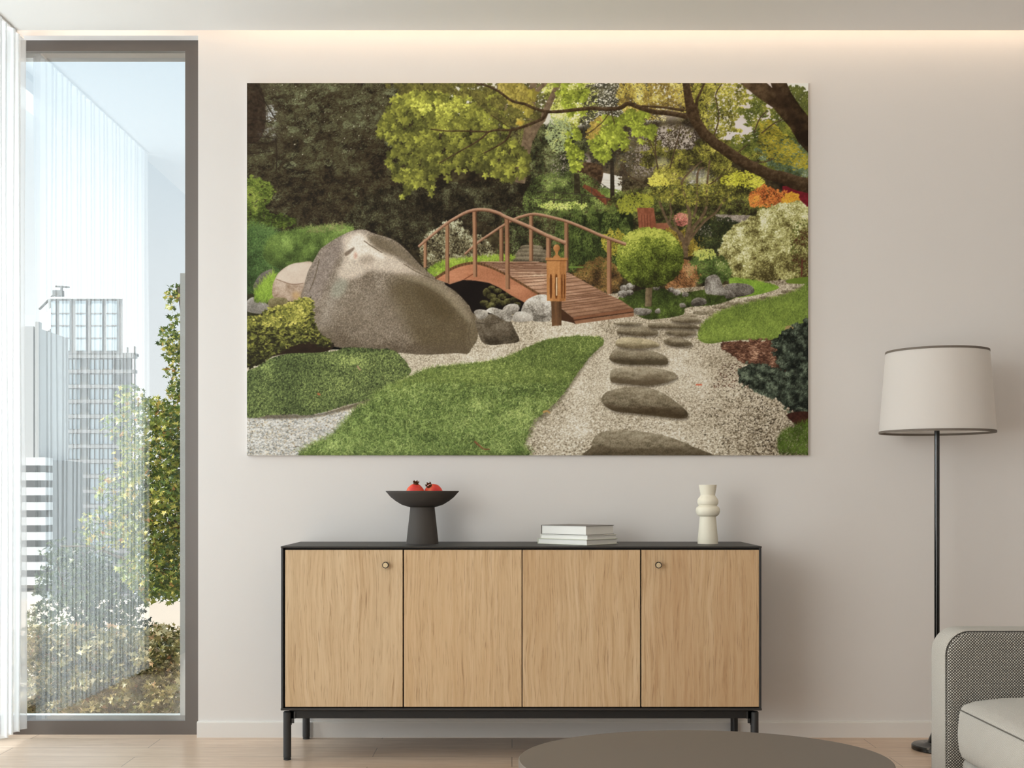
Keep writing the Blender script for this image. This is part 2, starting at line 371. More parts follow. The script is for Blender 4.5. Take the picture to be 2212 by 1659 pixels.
    # lower right band of mixed greens
    stamps(mask([(1340, 415), (1640, 410), (1620, 520), (1340, 520)]), 9000, [(34, 32, 18), (64, 66, 32), (104, 110, 50), (150, 154, 70)], 2.1, .5, kind='leaf', t=.42, an=.8)
    stamps(org([(1340, 430), (1395, 418), (1415, 440), (1380, 455), (1340, 470)]), 900, [(110, 116, 36), (170, 172, 60)], 2, .5, kind='leaf')
    # red hall, orange maples
    fill(mask([(1690, 402), (1746, 402), (1746, 470), (1712, 452), (1712, 425), (1690, 416)], False), [(84, 18, 26), (132, 30, 42)], .5, NF, .5)
    stamps(org([(1616, 430), (1628, 412), (1655, 402), (1685, 412), (1724, 422), (1720, 446), (1680, 450), (1630, 446)]), 1500, [(110, 56, 26), (180, 96, 44), (214, 134, 62), (228, 160, 60)], 2.2, .5, kind='leaf', t=.5, an=.6)
    stamps(org([(1688, 428), (1712, 414), (1728, 424), (1726, 446), (1700, 450)]), 420, [(190, 130, 34), (226, 176, 60)], 2.2, .5, kind='leaf')
    # stone walls, pergola, pink shrub
    fill(mask([(1545, 463), (1620, 465), (1625, 482), (1548, 478)], False), [(96, 86, 78), (176, 166, 154)], .5, NF, .5, NG, .7)
    fill(mask([(1508, 487), (1535, 487), (1540, 512), (1508, 510)], False), [(90, 82, 74), (170, 160, 146)], .5, NF, .6, NG, .6)
    fill(mask([(1376, 449), (1412, 449), (1419, 494), (1380, 494)], False), [(110, 60, 40), (170, 104, 76)], .4, NF, .4)
    for x in (1386, 1392, 1398, 1404): stroke([(x, 464), (x+1, 494)], 1, 1, [(90, 46, 32), (110, 60, 42)], 0)
    fill(mask([(1418, 482), (1445, 481), (1446, 496), (1418, 496)], False), [(110, 66, 46), (165, 106, 78)], .5, NF, .3)
    stamps(ell(1472, 474, 18, 14), 420, [(80, 40, 34), (170, 100, 86), (220, 160, 140)], 1.8, .5, kind='leaf')
    # arborvitae behind the bridge's right
    P_arb = [(26, 30, 14), (48, 58, 26), (76, 92, 40), (112, 128, 58)]
    fill(org([(1200, 490), (1216, 470), (1350, 460), (1368, 480), (1366, 560), (1300, 600), (1222, 588), (1200, 560)]), P_arb, .1)
    for cx, top, w in ((1216, 450, 20), (1246, 440, 19), (1279, 442, 18), (1322, 438, 28), (1350, 470, 20)):
        stamps(mask([(cx, top), (cx+w*.7, top+30), (cx+w, top+90), (cx+w*.8, 585), (cx-w*.8, 585), (cx-w, top+90), (cx-w*.7, top+30)]), 1500, P_arb, 2, .35, -1.57, .6, 'leaf', .52, .6, .5, light=lambda x, y, cx=cx, w=w: .25*(1-np.abs(x-cx+4)/w)-.0012*(y-500))
    # ivy bank and steps seen under the back rail
    stamps(mask([(1100, 450), (1200, 460), (1215, 520), (1190, 566), (1080, 566), (1085, 500)]), 2600, [(30, 30, 18), (58, 64, 34), (92, 104, 58), (130, 146, 92)], 1.6, .5, kind='leaf', t=.42, an=.7)
    for i, (x0, x1, y) in enumerate(((1124, 1172, 533), (1119, 1180, 541), (1112, 1182, 549), (1108, 1186, 558))):
        rock([(x0, y), (x0+12, y-4), (x1-10, y-3), (x1, y+1), (x1-4, y+6), (x0+4, y+6)], [(56, 48, 36), (112, 102, 82), (148, 138, 116)], .5, .6)
    # pale leaved shrub behind the bridge
    P_pale = [(44, 38, 26), (92, 84, 58), (134, 128, 96), (176, 176, 144), (206, 210, 184)]
    shr = org([(905, 545), (925, 505), (960, 482), (990, 476), (1010, 500), (1040, 512), (1062, 530), (1076, 560), (1050, 575), (960, 590), (925, 590)])
    stamps(shr, 3200, P_pale, 2.6, .35, 0, 2, 'leaf', .48, .6, .6, light=lambda x, y: -.003*(y-520))
    blades(mask([(925, 585), (960, 565), (1010, 560), (1100, 552), (1105, 566), (1034, 568), (990, 575), (940, 600), (928, 600)]), 1500, [(70, 96, 26), (128, 156, 48), (170, 190, 76)], 6, 1)
    # brown weeping maples and gold shrubs right of the bridge
    P_br = [(54, 38, 22), (98, 72, 38), (136, 104, 54), (168, 136, 74)]
    stamps(org([(1228, 600), (1240, 582), (1275, 565), (1310, 556), (1330, 575), (1345, 610), (1320, 634), (1270, 612)]), 2600, P_br, 2.4, .22, .4, 1.0, 'leaf', .45, .7, .5)
    stamps(org([(1300, 508), (1330, 497), (1352, 505), (1345, 545), (1310, 550)]), 700, [(100, 92, 30), (160, 150, 50), (196, 188, 80)], 2, .5, kind='leaf')
    stroke([(1226, 577), (1260, 577)], 3, 2, [(80, 110, 40), (120, 150, 60)], 0)
    stamps(org([(1430, 500), (1455, 488), (1490, 505), (1520, 515), (1515, 545), (1490, 555), (1440, 540)]), 1500, [(84, 70, 24), (140, 120, 44), (186, 172, 70)], 2, .5, kind='leaf', t=.5)
    stamps(org([(1500, 500), (1545, 470), (1590, 475), (1600, 500), (1560, 545), (1520, 550)]), 2000, [(24, 26, 16), (44, 50, 28), (74, 84, 44)], 2, .5, kind='leaf', t=.4)
    # multi-stemmed tree
    P_tk = [(52, 40, 28), (96, 78, 56), (142, 120, 90)]
    for pts, a, b in (([(1481, 556), (1478, 530), (1470, 505), (1450, 490), (1436, 465), (1424, 435)], 9, 4), ([(1481, 556), (1482, 520), (1490, 480), (1487, 450), (1478, 420), (1475, 389), (1516, 348)], 10, 2.5),
                      ([(1484, 530), (1496, 495), (1515, 470), (1526, 445), (1527, 402), (1533, 346)], 8, 3), ([(1488, 520), (1520, 480), (1545, 460), (1562, 436), (1580, 415)], 6, 2),
                      ([(1445, 486), (1450, 460), (1448, 440), (1455, 410)], 4, 2), ([(1498, 470), (1505, 440), (1507, 374), (1520, 362)], 5, 3), ([(1470, 520), (1460, 490), (1455, 470)], 4, 3)):
        stroke(pts, a, b, P_tk, -.3)
    for pts in ([(1421, 366), (1416, 327), (1418, 281)], [(1447, 364), (1459, 318), (1467, 290), (1470, 263)], [(1542, 294), (1553, 253), (1546, 207), (1559, 181)], [(1503, 218), (1512, 200), (1521, 181)],
                [(1629, 287), (1640, 258), (1656, 240)], [(1645, 288), (1670, 268), (1690, 258)], [(1590, 333), (1615, 312)], [(1620, 350), (1650, 350), (1672, 342)], [(1400, 300), (1410, 320), (1418, 345)], [(1340, 355), (1360, 380), (1390, 395)], [(1530, 400), (1545, 390), (1560, 378)], [(1495, 440), (1540, 420), (1580, 400)]):
        stroke(pts, 2.4, 1.6, [(50, 38, 26), (96, 76, 54)], .2)
    stamps(mask([(1400, 420), (1470, 400), (1570, 400), (1610, 420), (1560, 440), (1480, 445)]), 900, P_mp, 2.4, .5, kind='leaf', t=.45, an=.7)
    # variegated shrub
    P_var = [(62, 54, 26), (118, 112, 62), (164, 162, 98), (204, 204, 148), (234, 234, 196)]
    var = org([(1556, 590), (1540, 565), (1556, 540), (1570, 500), (1600, 480), (1630, 462), (1660, 445), (1700, 440), (1746, 450), (1746, 590), (1725, 602), (1680, 608), (1620, 604), (1585, 600)], 5, 1.1)
    fill(var, P_var, .25)
    stamps(var, 9000, P_var, 2.7, .34, -.4, 1.6, 'leaf', .52, .6, .6, NM, light=lambda x, y: -.0022*(y-510)-.0012*(x-1640))
    stamps(mask([(1710, 500), (1746, 480), (1746, 600), (1715, 600)]), 400, [(70, 34, 26), (84, 90, 40), (128, 136, 66)], 2.2, .5, kind='leaf', t=.4)
    stroke([(1733, 560), (1731, 598)], 2.4, 2.4, [(80, 40, 30), (110, 60, 44)], 0)
    # juniper and red fern-like shrub by the path
    stamps(org([(1490, 560), (1530, 548), (1570, 560), (1582, 600), (1560, 612), (1500, 605)]), 2600, [(34, 42, 18), (62, 80, 34), (94, 116, 52), (134, 150, 74)], 2.4, .25, -.6, .9, 'leaf', .45, .6, .5)
    stamps(org([(1497, 548), (1530, 540), (1548, 552), (1520, 560)]), 300, [(150, 160, 70), (200, 206, 110)], 2, .5, kind='leaf')
    stamps(org([(1460, 575), (1485, 562), (1515, 600), (1500, 610), (1508, 635), (1470, 640), (1440, 625), (1450, 600)]), 1800, [(70, 44, 24), (130, 86, 48), (176, 126, 80), (196, 164, 120)], 2.8, .18, .7, .7, 'leaf', .5, .6, .5)
    # ---------- ground: lawns, path, gravel
    P_dg = [(30, 36, 14), (54, 66, 26), (80, 98, 38), (110, 132, 54)]
    gc2 = mask([(1340, 640), (1414, 622), (1470, 632), (1540, 625), (1590, 640), (1544, 658), (1484, 664), (1473, 680), (1414, 689), (1385, 685), (1350, 660)])
    P_gr = [(96, 84, 66), (148, 136, 114), (190, 179, 158), (216, 207, 188), (240, 232, 216)]
    grav = mask([(1020, 745), (1120, 700), (1190, 688), (1240, 692), (1368, 684), (1400, 690), (1470, 682), (1484, 662), (1560, 648), (1640, 625), (1746, 610), (1746, 640), (1560, 700), (1500, 745), (1600, 760), (1700, 880), (1746, 930), (1746, 990), (533, 990), (533, 890), (700, 870), (800, 830), (860, 775), (930, 755)])
    GA = mask(box(533, 755, 1746, 990), False) | mask(box(980, 690, 1746, 800), False) | grav
    fill(mask([(1000, 660), (1746, 600), (1746, 760), (1000, 760)], False) & ~grav, P_gr, .25, NB, .3, NG, .6)
    fill(GA, P_gr, .5, NB, .3, NG, .7)
    def ggain(x, y):
        e = lambda cx, cy, sx, sy: np.exp(-((x-cx)/sx)**2-((y-cy)/sy)**2)
        v = -.06+.20*e(1300, 735, 200, 26)+.22*e(1520, 752, 70, 10)+.22*e(1530, 800, 80, 9)+.14*e(1590, 830, 60, 14)+.26*e(1240, 930, 55, 26)+.14*e(1470, 945, 40, 10)+.16*e(1230, 705, 90, 12)
        v = v-.20*e(1060, 752, 70, 12)-.16*e(1540, 782, 60, 9)-.12*e(1480, 815, 50, 8)-.10*e(1560, 860, 60, 20)-.14*e(1100, 740, 30, 8)+.08*e(880, 780, 60, 20)
        v = v-.26*np.clip((x-1540)/170, 0, 1)*np.clip((y-820)/110, 0, 1)-.10*np.clip((y-880)/90, 0, 1)*np.clip((x-1500)/120, 0, 1)-.12*e(1215, 860, 14, 50)-.1*e(1150, 950, 16, 60)
        return v
    psz = lambda x, y: np.clip(.5+(y-700)/190., .5, 2.1)
    G0 = GA
    stamps(G0, 62000, P_gr, .9, .62, 0, .7, 'ell', .5, .15, .7, NB, light=ggain, sizef=psz, sj=.35)
    stamps(G0 & mask(box(533, 850, 1746, 990), False), 16000, P_gr, 1.0, .6, 0, .7, 'ell', .56, .15, .95, NB, light=ggain, sizef=psz, sj=.35)
    stamps(mask([(533, 900), (700, 890), (760, 900), (690, 984), (533, 984)]), 3600, [(90, 90, 86), (150, 150, 146), (196, 196, 192), (226, 224, 220)], 1.9, .6, 0, .7, t=.55, an=.2, ar=.8)
    for pp_, nn_ in (([(1580, 800), (1690, 880), (1740, 984), (1560, 984), (1520, 880)], 400), ([(1620, 820), (1700, 880), (1746, 984), (1650, 984), (1600, 900)], 500)): stamps(org(pp_, 14, 1.5), nn_, [(44, 36, 26), (80, 68, 52)], 1.3, .6, 0, .8, t=.4)
    fill(gc2, P_dg, .3); stamps(gc2, 3500, P_dg, 1.5, .5, t=.42, an=.6, light=lambda x, y: .004*(y-655))
    # small far lawn
    fl = mask([(1575, 605), (1600, 602), (1655, 611), (1683, 621), (1655, 632), (1618, 640), (1585, 640)])
    fill(fl, [(74, 100, 30), (112, 146, 46), (140, 172, 62)], .5, NF, .4); blades(fl, 1500, [(70, 100, 28), (116, 150, 48), (150, 180, 66)], 3, 0)
    fill(mask([(1700, 605), (1746, 598), (1746, 612), (1705, 612)]), [(80, 96, 32), (112, 136, 44)], .5)
    # rocks by the juniper
    P_rk = [(50, 44, 38), (88, 82, 74), (126, 120, 112), (164, 160, 152), (196, 194, 186)]
    rock([(1565, 620), (1580, 612), (1610, 613), (1626, 620), (1628, 632), (1605, 640), (1580, 642), (1562, 636)], P_rk, .28, .4)
    rock([(1523, 606), (1530, 597), (1545, 593), (1554, 600), (1560, 615), (1568, 630), (1566, 638), (1540, 637), (1524, 632)], P_rk, .5, .3, -.1, .5, .4)
    rock([(1567, 628), (1578, 627), (1588, 640), (1575, 645), (1566, 642)], P_rk, .35, .3)
    rock([(1494, 650), (1505, 643), (1522, 645), (1526, 656), (1508, 661), (1494, 660)], P_rk, .3, .4)
    rock([(1369, 668), (1380, 665), (1405, 668), (1406, 676), (1390, 682), (1372, 678)], P_rk, .42, .4)
    rock([(1468, 656), (1478, 655), (1482, 663), (1470, 664)], P_rk, .4); rock([(1415, 670), (1424, 666), (1426, 676), (1416, 676)], P_rk, .5)
    for cx, cy, r in ((1348, 622, 8), (1362, 618, 9), (1345, 635, 10), (1360, 632, 8), (1418, 622, 7), (1450, 626, 7), (1462, 632, 8), (1480, 636, 7)):
        rock(ell(cx, cy, r*1.1, r*.8), P_rk, .4, .5, 0, .8, .5)
    # stepping stones far up the path
    P_st = [(58, 50, 36), (94, 84, 64), (126, 115, 94), (154, 144, 122), (184, 172, 150)]
    for cx, cy, rx, ry in ((1725, 621, 16, 3), (1706, 629, 20, 3.5), (1700, 636, 22, 3), (1660, 642, 20, 4), (1628, 648, 22, 4), (1590, 656, 24, 4.5), (1640, 655, 18, 3), (1560, 663, 22, 4), (1575, 670, 20, 3.5), (1520, 675, 24, 5), (1548, 680, 18, 4), (1490, 682, 18, 4)):
        rock(ell(cx, cy, rx, ry, ang=-.06), P_st, .55, .6, 0, .4, .5)
    # right lawn
    rl = mask([(1508, 722), (1516, 703), (1544, 683), (1581, 666), (1636, 653), (1692, 640), (1727, 627), (1750, 616), (1750, 715), (1696, 730), (1670, 735), (1590, 735), (1535, 742), (1512, 736)])
    P_lw = [(52, 64, 26), (84, 100, 40), (110, 132, 52), (138, 158, 68), (176, 190, 98)]
    fill(rl, P_lw, .4, NF, .2); blades(rl, 13000, P_lw, 6, 0, -1.5, .35, .3, .42, .2, .6, light=lambda x, y: .0022*(y-690)+.12*np.exp(-((x-1700)/40)**2-((y-665)/12)**2))
    rock([(1696, 708), (1705, 703), (1728, 704), (1730, 716), (1716, 730), (1697, 726)], [(90, 72, 40), (150, 128, 80), (186, 168, 118)], .5, .4)
    # mulch
    P_mu = [(40, 24, 18), (74, 46, 34), (118, 80, 60), (196, 158, 130)]
    mu = org([(1555, 742), (1590, 736), (1670, 735), (1700, 730), (1746, 760), (1746, 900), (1700, 880), (1650, 800), (1610, 785), (1575, 765)])
    fill(mu, P_mu, .3); stamps(mu, 3600, P_mu, 2.4, .28, 0, .5, 'ell', .42, .5, .6, light=lambda x, y: .25*np.exp(-((x-1640)/40)**2-((y-765)/16)**2)-.003*(y-780))
    stamps(mask([(1560, 790), (1600, 790), (1650, 830), (1600, 838), (1540, 838)]), 220, P_mu, 1.6, .4, 0, .6, 'ell', .4)
    # blue spruce
    P_sp = [(14, 16, 13), (33, 38, 31), (54, 62, 50), (82, 93, 76), (114, 126, 104)]
    for pp, nn, tt in (([(1670, 740), (1690, 715), (1720, 705), (1750, 695), (1750, 800), (1690, 800)], 2600, .38), ([(1592, 815), (1600, 795), (1630, 782), (1665, 790), (1700, 800), (1746, 790), (1750, 890), (1700, 875), (1650, 852), (1610, 835)], 4200, .5), ([(1680, 850), (1750, 840), (1750, 900), (1710, 890)], 1200, .36)):
        mm = org(pp, 6, 1.1); fill(mm, P_sp, .15)
        stamps(mm, nn, P_sp, 2.6, .3, -.8, 1.2, 'leaf', tt, 1.0, .5, NO)
    fill(mask([(1700, 895), (1746, 890), (1746, 920), (1722, 918)]), [(40, 18, 12), (74, 40, 30)], .4, NF, .6)
    br = mask([(1680, 950), (1700, 930), (1750, 915), (1750, 990), (1690, 990)])
    blades(br, 1500, [(34, 44, 12), (62, 82, 24), (100, 128, 44)], 8, 0, -1.3, .5, .4, .45)
    # stepping stones
    def sstone(p, t=.5, cols=P_st, strip=False, cr=1):
        a = np.array(p); sh = [(x+2, y+4) for x, y in p]
        tint(mask(sh), (56, 48, 38), .55, 2)
        rock(p, cols, t-.04, .62, .08, .28, .32, n=ND); mm_ = mask(p); x0, x1, y0, y1 = a[:, 0].min(), a[:, 0].max(), a[:, 1].min(), min(a[:, 1].max(), 984)
        tint(mask([(x0+2, y0+(y1-y0)*.62), (x0+(x1-x0)*.35, y0+(y1-y0)*.72), (x0+(x1-x0)*.75, y0+(y1-y0)*.66), (x1-2, y0+(y1-y0)*.7), (x1, y1), (x0, y1)]), (66, 54, 36), .42, 2, mm_)
    sstone([(1277, 990), (1277, 965), (1288, 940), (1318, 929), (1345, 928), (1400, 934), (1450, 945), (1495, 964), (1532, 990)], .5)
    s2 = [(1300, 868), (1306, 850), (1325, 842), (1360, 836), (1400, 838), (1430, 848), (1460, 868), (1483, 888), (1484, 901), (1465, 904), (1420, 899), (1370, 893), (1325, 887)]
    sstone(s2, .42, cr=2)
    tint(mask([(1305, 872), (1350, 880), (1420, 880), (1478, 893), (1470, 903), (1420, 898), (1370, 893), (1325, 886)]), (58, 44, 26), .55, 3, mask(s2))
    s3 = [(1318, 818), (1320, 800), (1340, 794), (1380, 793), (1420, 795), (1455, 805), (1462, 815), (1440, 826), (1400, 833), (1360, 830), (1325, 826)]
    sstone(s3, .58, cr=0); tint(mask([(1325, 815), (1380, 818), (1400, 810), (1440, 815), (1430, 828), (1380, 832), (1325, 826)]), (90, 76, 56), .5, 3, mask(s3))
    s4 = [(1318, 778), (1322, 760), (1335, 752), (1370, 751), (1410, 758), (1435, 768), (1443, 778), (1438, 788), (1400, 788), (1350, 787)]
    sstone(s4, .5, cr=0); tint(mask([(1322, 778), (1380, 776), (1438, 780), (1436, 788), (1350, 787)]), (62, 52, 34), .6, 3, mask(s4))
    s5 = [(1330, 745), (1335, 733), (1360, 728), (1400, 733), (1422, 742), (1420, 749), (1380, 753), (1345, 751)]
    sstone(s5, .62, [(80, 68, 46), (134, 122, 94), (174, 162, 130), (208, 196, 164)], cr=2)
    sstone([(1333, 718), (1340, 706), (1370, 702), (1405, 706), (1421, 716), (1415, 724), (1380, 726), (1345, 722)], .58)
    sstone([(1433, 738), (1445, 730), (1470, 729), (1490, 738), (1495, 745), (1470, 749), (1445, 746)], .5)
    sstone([(1437, 717), (1450, 708), (1480, 707), (1502, 714), (1500, 722), (1475, 727), (1445, 722)], .62)
    sstone([(1400, 703), (1420, 697), (1480, 698), (1510, 706), (1505, 711), (1460, 709), (1410, 709)], .5)
    sstone([(1448, 690), (1460, 685), (1500, 685), (1515, 692), (1500, 697), (1460, 696)], .58, cr=0)
    sstone([(1325, 699), (1345, 695), (1378, 696), (1385, 700), (1350, 703)], .55, cr=0)
    stroke([(1503, 831), (1516, 831)], 3, 2, [(190, 80, 50), (214, 100, 70)], 0)
    # ---------- globe tree
    fill(mask([(1395, 610), (1410, 610), (1407, 662), (1393, 662)], False), [(70, 58, 40), (140, 122, 92)], .55, NF, .3, light=lambda x, y: -.03*(x-1400))
    gl = mask([(1332, 560), (1336, 530), (1352, 507), (1380, 494), (1408, 492), (1438, 499), (1462, 518), (1475, 545), (1475, 570), (1462, 597), (1436, 614), (1404, 621), (1370, 615), (1345, 597), (1334, 578)], rough=.8)
    P_gl = [(34, 36, 12), (64, 74, 24), (98, 112, 38), (146, 158, 58), (204, 208, 98)]
    fill(gl, P_gl, .3)
    stamps(gl, 9000, P_gl, 1.9, .5, 0, 3, 'leaf', .44, .35, .55, light=lambda x, y: -.0052*(y-548)-.0012*(x-1404)+.10*np.clip(((x-1404)/72)**2, 0, 1))
    stamps(gl & org([(1340, 530), (1380, 494), (1408, 490), (1440, 500), (1466, 526), (1430, 514), (1390, 510)], 7, 1.2), 420, [(140, 150, 54), (200, 206, 94)], 1.8, .5, t=.5)
    # ---------- left side: pond, grasses, shrubs
    stamps(org([(533, 392), (560, 386), (590, 400), (588, 430), (575, 450), (600, 462), (640, 470), (630, 490), (560, 495), (533, 500)]), 2200, [(40, 48, 18), (80, 96, 34), (120, 136, 52), (160, 168, 80)], 2.6, .4, .1, .8, 'leaf', .45, .5, .5, light=lambda x, y: -.0035*(y-425)-.003*(x-560))
    lg = mask([(533, 505), (570, 495), (610, 520), (600, 600), (560, 640), (533, 640)])
    fill(lg, [(26, 34, 16), (52, 66, 34)], .4); 
    blades(lg, 2600, [(30, 40, 20), (54, 76, 36), (86, 114, 58), (130, 150, 92)], 16, 0, -1.4, .35, .8, .42, light=lambda x, y: -.002*(y-560))
    pm = mask([(572, 560), (575, 530), (595, 508), (640, 497), (700, 490), (745, 488), (765, 496), (735, 515), (700, 540), (680, 570), (650, 575), (605, 580)])
    P_pn = [(38, 48, 22), (70, 88, 38), (102, 126, 58), (144, 166, 88)]
    fill(pm, P_pn, .35); blades(pm, 5200, P_pn, 7, 0, -1.57, .8, .2, .5, .6, .4, light=lambda x, y: -.004*(y-525))
    blades(mask([(665, 500), (740, 492), (742, 498), (670, 506)]), 60, [(110, 110, 70), (160, 150, 100)], 14, 0, -1.3, .5, .6)
    P_r2 = [(60, 54, 50), (98, 92, 86), (128, 120, 112)]
    rock([(547, 618), (560, 595), (575, 585), (590, 583), (592, 610), (575, 630), (552, 630)], P_r2, .45)
    fill(mask(box(533, 635, 600, 700), False), [(30, 28, 16), (62, 60, 34)], .4, ND, .6)
    rock([(533, 652), (548, 642), (575, 655), (584, 668), (570, 678), (533, 672)], [(90, 86, 78), (136, 130, 122), (196, 192, 186)], .45)
    blades(mask([(548, 650), (560, 625), (592, 600), (594, 652), (565, 655)]), 900, [(70, 92, 26), (118, 146, 50), (158, 180, 78)], 16, 1, -1.35, .25, .3, .5)
    lb = mask([(591, 642), (589, 618), (594, 603), (604, 587), (626, 572), (648, 567), (676, 568), (672, 610), (655, 645), (620, 650)])
    P_lb = [(118, 92, 72), (156, 134, 114), (190, 172, 156), (220, 206, 192)]
    fill(lb, P_lb, .42, NM, .35, NG, .25)
    tp = mask([(595, 601), (604, 587), (626, 572), (648, 567), (676, 568), (670, 590), (655, 612), (630, 614), (608, 606)])
    tint(tp & lb, (214, 200, 186), .7, 2, lb); stroke([(597, 603), (630, 614), (655, 612)], 1, 1, [(110, 84, 66), (130, 104, 84)], 0)
    tint(ell(640, 638, 8, 8), (176, 130, 60), .5, 4, lb)
    rock([(580, 650), (592, 643), (618, 645), (622, 660), (600, 668), (582, 664)], [(70, 60, 36), (118, 108, 74), (160, 152, 116)], .5)
    # ---------- main boulder
    bp = [(651, 644), (656, 621), (665, 588), (676, 566), (691, 540), (700, 532), (724, 516), (759, 499), (786, 496), (808, 504), (850, 518), (878, 540), (913, 577), (941, 599), (962, 609), (980, 627), (999, 644), (1019, 670), (1031, 688), (1033, 712), (1030, 736), (1020, 750), (1010, 764), (985, 763), (930, 766), (895, 765), (863, 762), (800, 760), (740, 752), (712, 744), (692, 722), (680, 700), (672, 676)]
    bm = mask(bp)
    P_bd = [(60, 50, 36), (88, 76, 60), (114, 102, 87), (142, 130, 115), (180, 168, 152), (218, 206, 192)]
    NS = noise(26, 3, 11, 1, 1); NK = noise(1.3, 2, 12)
    fill(bm, P_bd, .43, NS, .16, NK, .34, light=lambda x, y: -.00055*(y-620)-.0003*(x-840))
    tint(mask([(655, 640), (668, 590), (690, 545), (704, 530), (760, 500), (786, 497), (770, 520), (740, 545), (712, 600), (690, 650), (672, 670)]), (138, 126, 120), .6, 7, bm)
    tint(mask([(742, 512), (775, 500), (795, 508), (812, 530), (850, 552), (905, 588), (936, 603), (900, 596), (850, 590), (800, 584), (775, 600), (735, 605), (728, 590), (742, 560)]), (206, 192, 176), .85, 5, bm)
    tint(mask([(752, 530), (770, 505), (786, 512), (806, 535), (830, 548), (826, 560), (796, 552), (780, 560), (756, 556)]), (232, 220, 204), .75, 3, bm)
    tint(mask([(793, 509), (815, 513), (850, 524), (880, 548), (916, 585), (936, 600), (905, 584), (862, 556), (830, 545), (806, 530)]), (104, 92, 72), .85, 4, bm)
    tint(mask([(836, 522), (852, 524), (884, 552), (905, 578), (880, 566), (850, 540)]), (126, 114, 96), .5, 3, bm)
    stroke([(786, 520), (800, 530), (816, 540), (826, 546)], 1.8, .8, [(84, 70, 52), (104, 90, 72)], 0)
    tint(mask([(744, 548), (752, 541), (765, 534), (764, 540), (756, 548), (748, 553)]), (96, 80, 66), .8, 1.2, bm); tint(ell(768, 552, 4, 8), (190, 136, 116), .6, 1.5, bm); tint(mask([(778, 552), (800, 550), (808, 562), (790, 572), (776, 566)]), (130, 116, 100), .45, 4, bm)
    tint(mask([(700, 650), (716, 605), (738, 590), (736, 640), (712, 700), (700, 720), (684, 700)]), (156, 146, 134), .5, 8, bm)
    tint(mask([(722, 612), (742, 602), (752, 616), (738, 640), (716, 640)]), (142, 146, 130), .55, 4, bm)
    tint(mask([(850, 606), (930, 604), (1005, 664), (1035, 700), (1030, 765), (930, 768), (870, 700), (845, 650)]), (88, 76, 52), .78, 12, bm)
    tint(mask([(700, 705), (780, 738), (880, 748), (1000, 745), (1010, 768), (700, 768)]), (86, 74, 58), .5, 8, bm)
    tint(mask([(858, 594), (930, 603), (975, 628), (1012, 672), (1022, 704), (1000, 684), (968, 650), (930, 622), (890, 606)]), (146, 134, 112), .7, 4, bm)
    tint(mask([(890, 612), (944, 636), (982, 676), (970, 694), (920, 664)]), (74, 62, 38), .55, 8, bm)
    tint(mask([(740, 640), (820, 622), (868, 660), (880, 720), (800, 725), (740, 690)]), (136, 124, 108), .4, 12, bm)
    tint(mask([(1012, 700), (1030, 700), (1030, 745), (1012, 762), (1008, 730)]), (112, 100, 78), .5, 4, bm)
    for a in ([(1010, 702), (975, 714), (930, 720)], [(1022, 752), (1012, 726), (1018, 695)], [(872, 570), (902, 588), (936, 602)], [(690, 560), (680, 600), (668, 630)]):
        stroke(a, 1.2, .6, [(74, 62, 44), (96, 84, 64)], 0)
    ys, xs = np.nonzero(bm); v = 1+.22*(NK[ys, xs]-.5)+.26*(rs.rand(len(ys))-.5); C[ys, xs] = np.clip(C[ys, xs]*v[:, None], 0, 1)
    # dark rock and pale rocks
    rock([(1027, 690), (1040, 673), (1060, 668), (1085, 672), (1100, 688), (1112, 712), (1121, 737), (1089, 743), (1060, 745), (1043, 740), (1034, 722)], [(50, 42, 30), (82, 72, 56), (112, 102, 86), (148, 138, 122)], .42, .5, -.1, .5, .4, cracks=2)
    # ---------- under the bridge
    vd = mask([(960, 612), (985, 604), (1026, 602), (1056, 607), (1080, 618), (1106, 635), (1135, 652), (1130, 672), (1090, 678), (1040, 678), (1022, 676), (1010, 655), (985, 630)])
    fill(vd, [(14, 8, 6), (26, 18, 14)], .4)
    P_ms = [(24, 20, 10), (58, 54, 28), (96, 94, 50), (136, 130, 84)]
    for cx, cy, rx, ry in ((1052, 632, 9, 10), (1062, 640, 10, 7), (1070, 650, 12, 7), (1085, 640, 10, 6), (1098, 636, 9, 5), (1100, 650, 12, 6), (1082, 655, 12, 6), (1110, 648, 9, 6), (1117, 658, 9, 6), (1060, 660, 12, 7), (1046, 655, 10, 7), (1062, 622, 8, 5), (1075, 628, 9, 5)):
        sv = C.copy(); rock(ell(cx, cy, rx, ry), P_ms, .38, .6, 0, .6, .4); C[~vd] = sv[~vd]
    # bridge: side board, deck edge
    topc = [(941, 599), (967, 583), (991, 572), (1019, 566), (1034, 567), (1060, 575), (1089, 588), (1125, 609), (1171, 637)]
    ts = spline(topc, False, 8)
    fas = [tuple(q+np.array([0, 4])) for q in ts]+[(1152, 648), (1134, 654), (1106, 639), (1078, 621), (1056, 611), (1026, 606), (1000, 605), (972, 614), (958, 608)]
    P_or = [(126, 78, 50), (166, 108, 76), (190, 130, 96), (210, 154, 118)]
    fm = mask(fas, False)
    fill(fm, P_or, .5, noise(30, 3, 21, 1.5, .4), .35, NG, .2, light=lambda x, y: -.0012*(x-1040))
    gain(mask([(960, 612), (1000, 606), (1056, 611), (1106, 640), (1134, 655), (1106, 645), (1056, 622), (1000, 616)]), .85, 2, fm)
    stroke([(1002, 604), (1022, 592)], 1, 1, [(96, 50, 28), (110, 60, 36)], 0)
    stroke([tuple(q+np.array([0, 2])) for q in topc], 5.2, 5.6, [(84, 56, 32), (126, 90, 56)], .2)
    for q in ts[::2]: stroke([(q[0], q[1]), (q[0]+.6, q[1]+5)], .8, .8, [(52, 34, 20), (66, 44, 26)], 0)
